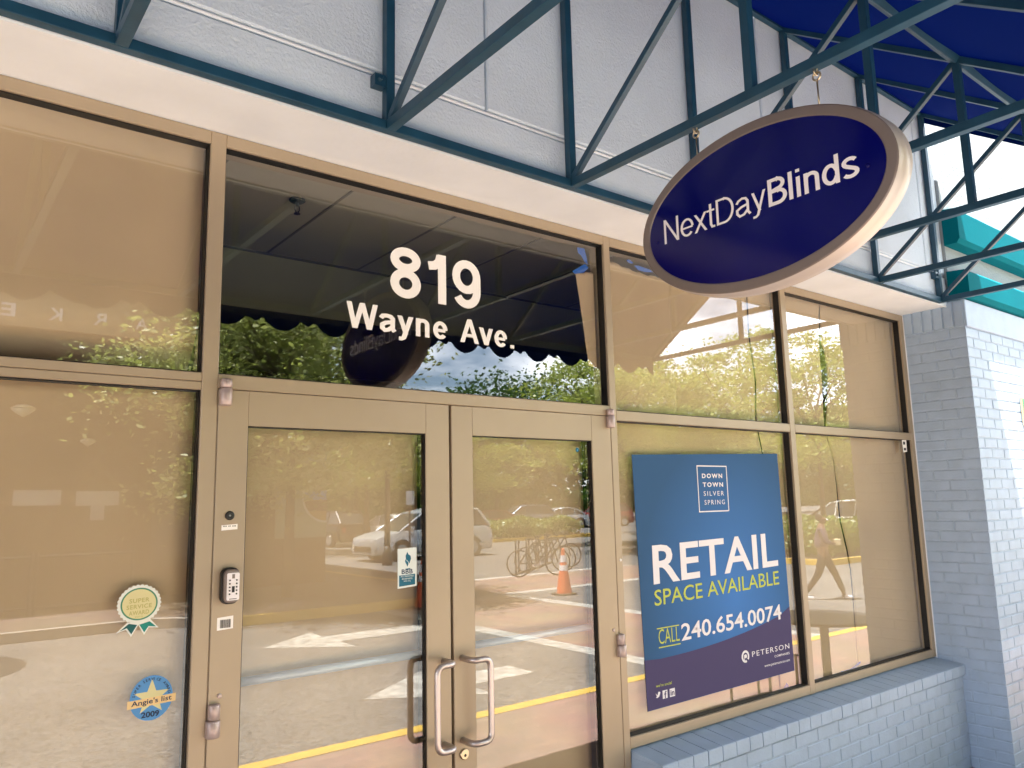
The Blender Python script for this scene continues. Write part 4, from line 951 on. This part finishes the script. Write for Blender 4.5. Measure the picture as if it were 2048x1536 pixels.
# hedges
def hedge(label, x0, x1, y0, y1, h):
    t = thing('hedge', label, 'hedge', ((x0+x1)/2, (y0+y1)/2, 0), 'clipped hedges on parking islands'); rnd = random.Random(int(x0*10)); vs = []; fs = []
    for i in range(9000):
        bx_ = rnd.random(); p = Vector((rnd.uniform(x0, x1), rnd.uniform(y0, y1), rnd.uniform(0, 1)**.6*h))
        k_ = (.82+.2*sin(p.x*2.1)*sin(p.y*1.7)); p.z *= k_
        a = Vector((rnd.gauss(0,1), rnd.gauss(0,1), rnd.gauss(0,1))).normalized(); b = a.orthogonal().normalized(); k = len(vs); s = .09
        vs += [p-a*s, p+b*s*.6, p+a*s, p-b*s*.6]; fs.append((k, k+1, k+2, k+3))
    MB().add(vs, fs).build('foliage', M['leafhedge'], t, fix=False)
    mb = MB()
    for i in range(14): 
        px, py = rnd.uniform(x0+.3,x1-.3), rnd.uniform(y0+.3,y1-.3); mb.tube([(px,py,-.02),(px+rnd.uniform(-.2,.2),py,h*.6)], [.03,.012], 5)
    o_ = mb.build('stem', M['bark'], t); o_['kind'] = 'stuff'
    P_ = [(x0-.5,y0-.4),(x1+.5,y0-.4),(x1+.5,y1+.4),(x0-.5,y1+.4)]
    poly('island_soil', P_, -.01, M['bark'], .13)
    kerbline('yellow_kerb', P_+[P_[0]], M['yellow'])
hedge('clipped green hedge on the yellow kerbed island behind the bicycles', 23.2, 29, -32.5, -28.5, 1.0)
hedge('clipped green hedge on the yellow kerbed island behind the walking person', 20.6, 25.5, -13.6, -9.6, 1.15)

# ---------------- cars
def loft(mb, secs, caps=True):
    k = len(secs[0]); vs = [p for s_ in secs for p in s_]
    fs = [(i*k+j, i*k+(j+1) % k, (i+1)*k+(j+1) % k, (i+1)*k+j) for i in range(len(secs)-1) for j in range(k)]
    if caps: fs += [tuple(range(k)), tuple(range((len(secs)-1)*k, len(secs)*k))]
    mb.add(vs, fs)
CARS = {}
def make_car(kind, paint, label, grp):
    """front towards -x, centre at the origin of the empty"""
    t = thing('parked_car' if kind != 'van' else 'parked_minivan', label, 'car' if kind != 'van' else 'minivan', (0,0,RZ), grp)
    Z = RZ
    if kind == 'van': L_, W_, body, cab, roof = 4.9, .97, [(-2.45,.62),(-2.38,.80),(-1.9,.93),(-1.35,1.02),(2.2,1.08),(2.42,1.0),(2.45,.6)], [(-1.45,1.0),(-.45,1.62),(.3,1.74),(1.9,1.70),(2.36,1.06)], 1.7
    elif kind == 'suv': L_, W_, body, cab, roof = 4.7, .94, [(-2.35,.6),(-2.3,.88),(-1.8,1.0),(-.9,1.05),(2.1,1.08),(2.3,1.0),(2.35,.6)], [(-.95,1.04),(-.2,1.60),(.4,1.68),(1.7,1.64),(2.25,1.06)], 1.64
    else: L_, W_, body, cab, roof = 4.6, .90, [(-2.3,.5),(-2.25,.66),(-1.7,.80),(-.95,.90),(1.5,.95),(2.2,.92),(2.3,.5)], [(-1.0,.88),(-.15,1.36),(.5,1.43),(1.2,1.38),(1.95,.93)], 1.4
    def sec(x, zt, hw, zb=.24): return [(x,-hw*.92,Z+zb),(x,-hw,Z+zb+.15),(x,-hw*.98,Z+zt*.75),(x,-hw*.90,Z+zt),(x,hw*.90,Z+zt),(x,hw*.98,Z+zt*.75),(x,hw,Z+zb+.15),(x,hw*.92,Z+zb)]
    mb = MB(); loft(mb, [sec(x, z, W_*(.86 if i in (0, len(body)-1) else .97 if i in (1, len(body)-2) else 1)) for i, (x, z) in enumerate(body)])
    mb.build('body', paint, t, smooth=True, bevel=.02)
    mb = MB(); zb = body[3][1]-.04
    loft(mb, [[(x,-W_*(.86-.16*(z-zb)/(roof-zb)),Z+z),(x,W_*(.86-.16*(z-zb)/(roof-zb)),Z+z),(x,W_*.88,Z+min(zb,z)-.02),(x,-W_*.88,Z+min(zb,z)-.02)] for x, z in cab])
    mb.build('window', M['carglass'], t)
    mb = MB(); rf = [q for q in cab[1:-1]]; x0, x1 = rf[0][0]-.06, rf[-1][0]+.08
    loft(mb, [[(x,-W_*.74,Z+z-.02),(x,-W_*.66,Z+z+.035),(x,W_*.66,Z+z+.035),(x,W_*.74,Z+z-.02)] for x, z in [(x0, rf[0][1]-.03)]+rf[1:]+[(x1, rf[-1][1]-.06)]])
    mb.build('roof', paint, t, smooth=True)
    mb = MB()
    for s_ in (-1, 1):
        f2 = lambda x, z: (x, s_*W_*(.872-.16*(z-zb)/(roof-zb)), Z+z)
        mb.tube([f2(cab[0][0]-.02, cab[0][1]), f2(cab[1][0], cab[1][1])], .035, 6); mb.tube([f2(cab[-1][0], cab[-1][1]+.03), f2(cab[-2][0], cab[-2][1])], .06, 6)
        for xx in (.15, 1.15): mb.tube([f2(xx, zb), f2(xx+.03, roof)], .035, 6)
    mb.build('pillar', paint, t)
    for sx in (-1.45, 1.5):
        for s_ in (-1, 1):
            R_ = .335; wy = s_*(W_-.09)
            w_ = MB().lathe([(R_*.7,wy-.1*s_),(R_,wy-.09*s_),(R_,wy+.075*s_),(R_*.93,wy+.09*s_),(R_*.70,wy+.09*s_)], (sx,0,Z+R_), 'y', 24).build('wheel', M['tyre'], t)
            mb = MB(); mb.lathe([(R_*.68,wy+.085*s_),(R_*.66,wy+.095*s_)], (sx,0,Z+R_), 'y', 20); mb.build('rim', M['rimw'], w_)
            mb = MB(); mb.lathe([(R_*1.18,wy+.02*s_),(R_*1.18,wy+.085*s_)], (sx,0,Z+R_+.01), 'y', 24); mb.build('wheel_arch', M['black'], t)
    for s_ in (-1, 1):
        MB().box(body[1][0]-.05, body[1][0]+.22, s_*W_*.62-.14, s_*W_*.62+.14, Z+.60, Z+.74).build('headlight', M['bar'], t, bevel=.02)
        MB().box(body[-2][0]-.05, body[-2][0]+.06, s_*W_*.72-.1, s_*W_*.72+.1, Z+.68, Z+.92).build('tail_lamp', M['redlamp'], t, bevel=.02)
        MB().box(cab[0][0]+.30, cab[0][0]+.45, s_*(W_+.02)-.10, s_*(W_+.02)+.10, Z+zb+.02, Z+zb+.17).build('mirror', paint, t, bevel=.03)
        MB().box(.35, .52, s_*W_*1.0-.012, s_*W_*1.0+.012, Z+zb-.12, Z+zb-.09).build('door_handle', M['bar'], t)
    MB().box(body[0][0]-.03, body[0][0]+.05, -.6, .6, Z+.34, Z+.52).build('grille', M['black'], t, bevel=.01)
    return t
def put(t, x, y, rz, label=None):
    t.location = (x, y, RZ); t.rotation_euler = (0, 0, rz)
    if label: t['label'] = label
    return t
CG = 'cars parked in the lot'
van = put(make_car('van', M['silver'], 'silver minivan side on beside the light post in the lot', CG), 15.0, -22.0, 0)
sed = make_car('sedan', M['carblack'], 'black sedan parked beyond the hedge behind the bicycles', CG)
suv = make_car('suv', M['carwhite'], 'white sport utility car parked beyond the hedge of the near island', CG)
put(sed, 26, -38, .3); put(suv, 30.0, -14.0, pi/2+.3)
def recol(t, m):
    def walk(o):
        for c in [q for q in bpy.data.objects if q.parent == o]:
            if c.name.split('.')[0] in ('body','roof','pillar','mirror'): c.data = c.data.copy(); c.data.materials[0] = m
            walk(c)
    walk(t); return t
lots = [(sed,'carred',29.5,-38.4,.3,'dark red sedan next to the black sedan'),(suv,'carblue',33,-39,.3,'grey blue utility car between the red and the silver car'),(sed,'silver',36.6,-39.5,.3,'silver sedan in the back row of the lot'),
        (suv,'carblack',16.5,-33.5,1.4,'black utility car behind the minivan'),(sed,'carwhite',19.6,-33.0,1.4,'white sedan parked behind the minivan'),(suv,'carred',40.5,-39,.3,'dark red utility car at the end of the back row'),
        (sed,'carblue',33.5,-16.5,pi/2+.3,'grey blue sedan beyond the white utility car'),(sed,'carblack',12.0,-33,1.4,'black sedan near the market corner')]
for src, m_, x, y, rz, lb in lots: recol(put(copy_tree(src), x, y, rz, lb), M[m_])

# ---------------- street things
def cone(label, x, y, s=1.):
    t = thing('traffic_cone', label, 'traffic cone', (x, y, RZ), 'orange traffic cones'); z = RZ+.0045
    MB().box(x-.19*s, x+.19*s, y-.19*s, y+.19*s, z, z+.035).build('base', M['carred'] if False else M['bark'], t, bevel=.01)
    R_ = lambda h: .135*s*(1-h/ (.95*s))+.022*s
    MB().lathe([(R_(h), z+.035+h) for h in (0, .45*s)], (x,y,0)).build('cone_body', M['orange'], t)
    MB().lathe([(R_(h)+.001, z+.035+h) for h in (.45*s, .56*s)], (x,y,0)).build('reflective_band', M['posterwhite'], t)
    MB().lathe([(R_(h), z+.035+h) for h in (.56*s, .62*s)], (x,y,0)).build('cone_body', M['orange'], t)
    MB().lathe([(R_(h)+.001, z+.035+h) for h in (.62*s, .76*s)], (x,y,0)).build('reflective_band', M['posterwhite'], t)
    MB().lathe([(R_(.76*s), z+.035+.76*s), (R_(.88*s), z+.035+.88*s), (.018*s, z+.035+.90*s)], (x,y,0)).build('cone_top', M['orange'], t)
cone('orange traffic cone with two white bands at the crosswalk', 10.9, -9.75)
cone('orange traffic cone by the yellow kerb of the market corner', 7.75, -10.15)
lp_ = thing('lamp_post', 'dark lamp post in front of the silver minivan', 'lamp post', (12.4, -20.0, RZ))
MB().tube([(12.4,-20,RZ),(12.4,-20,6.2)], [.10,.06], 12).build('pole', M['darkmetal'], lp_, smooth=True)
MB().lathe([(.17,RZ),(.17,.15),(.12,.30),(.10,.45)], (12.4,-20,0)).build('post_base', M['darkmetal'], lp_, smooth=True)
MB().lathe([(.05,6.2),(.26,6.3),(.30,6.45),(.10,6.7),(.02,6.8)], (12.4,-20,0)).build('lamp_head', M['lamp'], lp_, smooth=True)
sg = thing('sign_post', 'thin sign post in the lot beside the minivan', 'sign', (13.0, -19.6, RZ))
MB().tube([(13.0,-19.6,RZ),(13.0,-19.6,2.3)], .028, 8).build('post', M['darkmetal'], sg); MB().box(12.85,13.15,-19.57,-19.555,1.75,2.2).build('sign_plate', M['bar'], sg)

def bicycle(label, x, y, rz):
    t = thing('bicycle', label, 'bicycle', (0,0,0), 'bicycles at the rack')
    def wheel(cx_):
        tor = MB(); tor.tube([(cx_+.33*cos(a), 0, .35+.33*sin(a)) for a in [2*pi*i/28 for i in range(29)]], .018, 6); w_ = tor.build('wheel', M['tyre'], t)
        s_ = MB(); [s_.tube([(cx_,0,.35),(cx_+.31*cos(a),0,.35+.31*sin(a))], .003, 4) for a in [2*pi*i/14 for i in range(14)]]; o_ = s_.build('spoke', M['rimw'], w_); o_['kind'] = 'stuff'
    wheel(-.52); wheel(.52)
    mb = MB()
    for a, b in (((-.52,0,.35),(-.15,0,.85)),((-.15,0,.85),(.36,0,.86)),((.36,0,.86),(-.05,0,.32)),((-.05,0,.32),(-.15,0,.85)),((-.05,0,.32),(-.52,0,.35)),((.52,0,.35),(.36,0,.92))): mb.tube([a, b], .018, 8)
    mb.build('frame', M['carblack'], t)
    MB().lathe([(.10,.94),(.11,.97),(.06,.99)], (-.19,0,0), k=12).build('saddle', M['black'], t); MB().tube([(-.15,0,.84),(-.18,0,.95)], .012, 6).build('seat_post', M['rimw'], t)
    MB().tube([(.30,-.28,.98),(.36,-.2,1.0),(.34,0,.96),(.36,.2,1.0),(.30,.28,.98)], .013, 8).build('handlebar', M['darkmetal'], t)
    MB().lathe([(.09,-.012),(.09,.012)], (-.05,0,.32), 'y', 18).build('crank', M['rimw'], t)
    t.location = (x, y, RZ); t.rotation_euler = (0,0,rz); return t
bicycle('black bicycle nearest the shop at the rack', 13.1, -13.2, .4); bicycle('black bicycle in the middle of the rack', 14.0, -14.0, .5); bicycle('black bicycle farthest along the rack', 15.0, -14.8, .35)
rk = MB()
for i in range(4): 
    x, y = 12.9+i*.85, -13.9-i*.6; rk.tube([(x,y,RZ),(x,y,.60),(x+.06,y-.08,.72),(x+.24,y-.22,.75),(x+.4,y-.36,.72),(x+.45,y-.45,.6),(x+.45,y-.45,RZ)], .024, 8)
rk.tube([(12.7,-13.8,RZ+.03),(16.1,-16.2,RZ+.03)], .03, 6)
tag(rk.build('bike_rack', M['darkmetal']), 'row of dark hoop stands holding the bicycles', 'bike rack')

# table and chair on the shop sidewalk, right of the picture, seen in the right glass
tb = thing('patio_table', 'round metal patio table on the sidewalk by the brick pier', 'table', (6.08, -1.05, 0))
MB().lathe([(.41,.742),(.43,.748),(.43,.765),(.41,.770)], (6.08,-1.05,0), k=40).build('tabletop', M['darkmetal'], tb)
MB().tube([(6.08,-1.05,.03),(6.08,-1.05,.745)], .035, 12).build('pedestal', M['darkmetal'], tb); MB().lathe([(.25,0),(.25,.02),(.06,.05)], (6.08,-1.05,0)).build('base', M['darkmetal'], tb)
ch = thing('patio_chair', 'metal patio chair with vertical bars in its back', 'chair', (5.75, -1.45, 0))
MB().box(5.55,5.97,-1.65,-1.23,.44,.46).build('seat', M['darkmetal'], ch, bevel=.01)
for a, b in ((5.57,-1.63),(5.95,-1.63),(5.57,-1.25),(5.95,-1.25)): MB().tube([(a,b,0),(a,b,.44)], .012, 8).build('leg', M['darkmetal'], ch)
mb = MB(); mb.tube([(5.56,-1.64,.44),(5.56,-1.68,.86),(5.96,-1.68,.86),(5.96,-1.64,.44)], .012, 8)
for i in range(5): mb.tube([(5.63+i*.065,-1.64,.46),(5.63+i*.065,-1.68,.86)], .006, 6)
mb.build('backrest', M['darkmetal'], ch)

# ---------------- walking person
def skinned(name, pts, edges, rad, m, parent, loc):
    me = bpy.data.meshes.new(name); me.from_pydata(pts, edges, []); me.materials.append(m)
    o = bpy.data.objects.new(name, me); COL.objects.link(o); sk = o.modifiers.new('skin', 'SKIN'); sk.use_smooth_shade = True
    for i, v in enumerate(me.skin_vertices[0].data): v.radius = rad[i] if isinstance(rad[i], tuple) else (rad[i], rad[i])
    me.skin_vertices[0].data[0].use_root = True
    ss = o.modifiers.new('sub', 'SUBSURF'); ss.levels = ss.render_levels = 2; o.parent = parent; return o
pn = thing('person', 'person in purple top, dark leggings and white mask walking past the yellow kerb', 'person', (13.65, -5.52, RZ), None, radians(58))
H = 1.58
pts = [(0,0,.86),(0,0,1.0),(.01,0,1.18),(.02,0,1.32),(.03,0,1.38),(.045,0,1.45),(.05,0,1.52),   # pelvis..head
       (.02,.09,.82),(-.10,.09,.46),(-.34,.09,.12),      # rear leg
       (.02,-.09,.82),(.20,-.09,.46),(.33,-.09,.09),     # front leg
       (.02,.17,1.29),(.08,.21,1.05),(.24,.12,1.02),(.02,-.17,1.29),(-.02,-.22,1.05),(.20,-.13,1.0),
       (-.37,.09,.05),(-.24,.09,.03),(.30,-.09,.05),(.44,-.09,.05)]
ed = [(0,1),(1,2),(2,3),(3,4),(4,5),(5,6),(0,7),(7,8),(8,9),(0,10),(10,11),(11,12),(3,13),(13,14),(14,15),(3,16),(16,17),(17,18),(9,19),(19,20),(12,21),(21,22)]
rd = [(.13,.15),(.11,.13),(.11,.14),(.09,.13),.045,.075,.085,.085,.058,.036,.085,.058,.036,.05,.04,.028,.05,.04,.028,.035,.03,.035,.03]
skinned('body', pts, ed, rd, M['skin'], pn, None)
skinned('leggings', [(0,0,.95),(0,0,.86),(.02,.09,.82),(-.10,.09,.46),(-.33,.09,.14),(.02,-.09,.82),(.20,-.09,.46),(.325,-.09,.12)], [(0,1),(1,2),(2,3),(3,4),(1,5),(5,6),(6,7)], [(.135,.155),(.145,.165),.098,.068,.046,.098,.068,.046], M['legging'], pn, None)
skinned('top', [(0,0,.90),(0,0,1.05),(.01,0,1.18),(.02,0,1.33),(.02,.17,1.30),(.08,.215,1.06),(.17,.17,1.035),(.02,-.17,1.30),(-.02,-.225,1.06),(.10,-.19,1.03)], [(0,1),(1,2),(2,3),(3,4),(4,5),(5,6),(3,7),(7,8),(8,9)], [(.15,.17),(.135,.155),(.125,.155),(.10,.14),.062,.052,.04,.062,.052,.04], M['top'], pn, None)
skinned('hair', [(.035,0,1.555),(-.01,0,1.51),(-.03,0,1.42)], [(0,1),(1,2)], [(.085,.085),(.09,.09),(.05,.06)], M['hair'], pn, None)
skinned('face_mask', [(.115,0,1.44),(.135,0,1.475)], [(0,1)], [(.028,.05),(.025,.05)], M['posterwhite'], pn, None)
for px, py, pz in ((-.31,.09,.035),(.38,-.09,.04)):
    skinned('shoe', [(px-.08,py,pz+.01),(px,py,pz),(px+.12,py,pz-.005)], [(0,1),(1,2)], [(.042,.045),(.045,.045),(.03,.04)], M['posterwhite'], pn, None)
skinned('hand', [(.25,.09,1.02),(.30,.05,1.01)], [(0,1)], [.03,.025], M['skin'], pn, None)
bag = MB().box(.22,.34,-.14,.10,.985,1.10); b_ = bag.build('parcel', mat('parcel_cream', (.6,.5,.3), .7), None, bevel=.015); b_.location = (13.65,-5.52,RZ); b_.rotation_euler = (0,0,radians(58)); tag(b_, 'small cream parcel carried by the walking person', 'parcel')

# plaque at the far right of the pier front
pq = thing('wall_plaque', 'small green plaque with tan edge on the sunlit brick pier', 'plaque', (6.60, PYF-.02, 2.22))
MB().box(6.37,6.85,PYF-.020,PYF-.006,2.225,2.440).build('plaque_frame', M['frame'], pq, bevel=.004)
MB().box(6.385,6.835,PYF-.024,PYF-.0205,2.240,2.425).build('plaque_panel', M['rgreen'], pq)
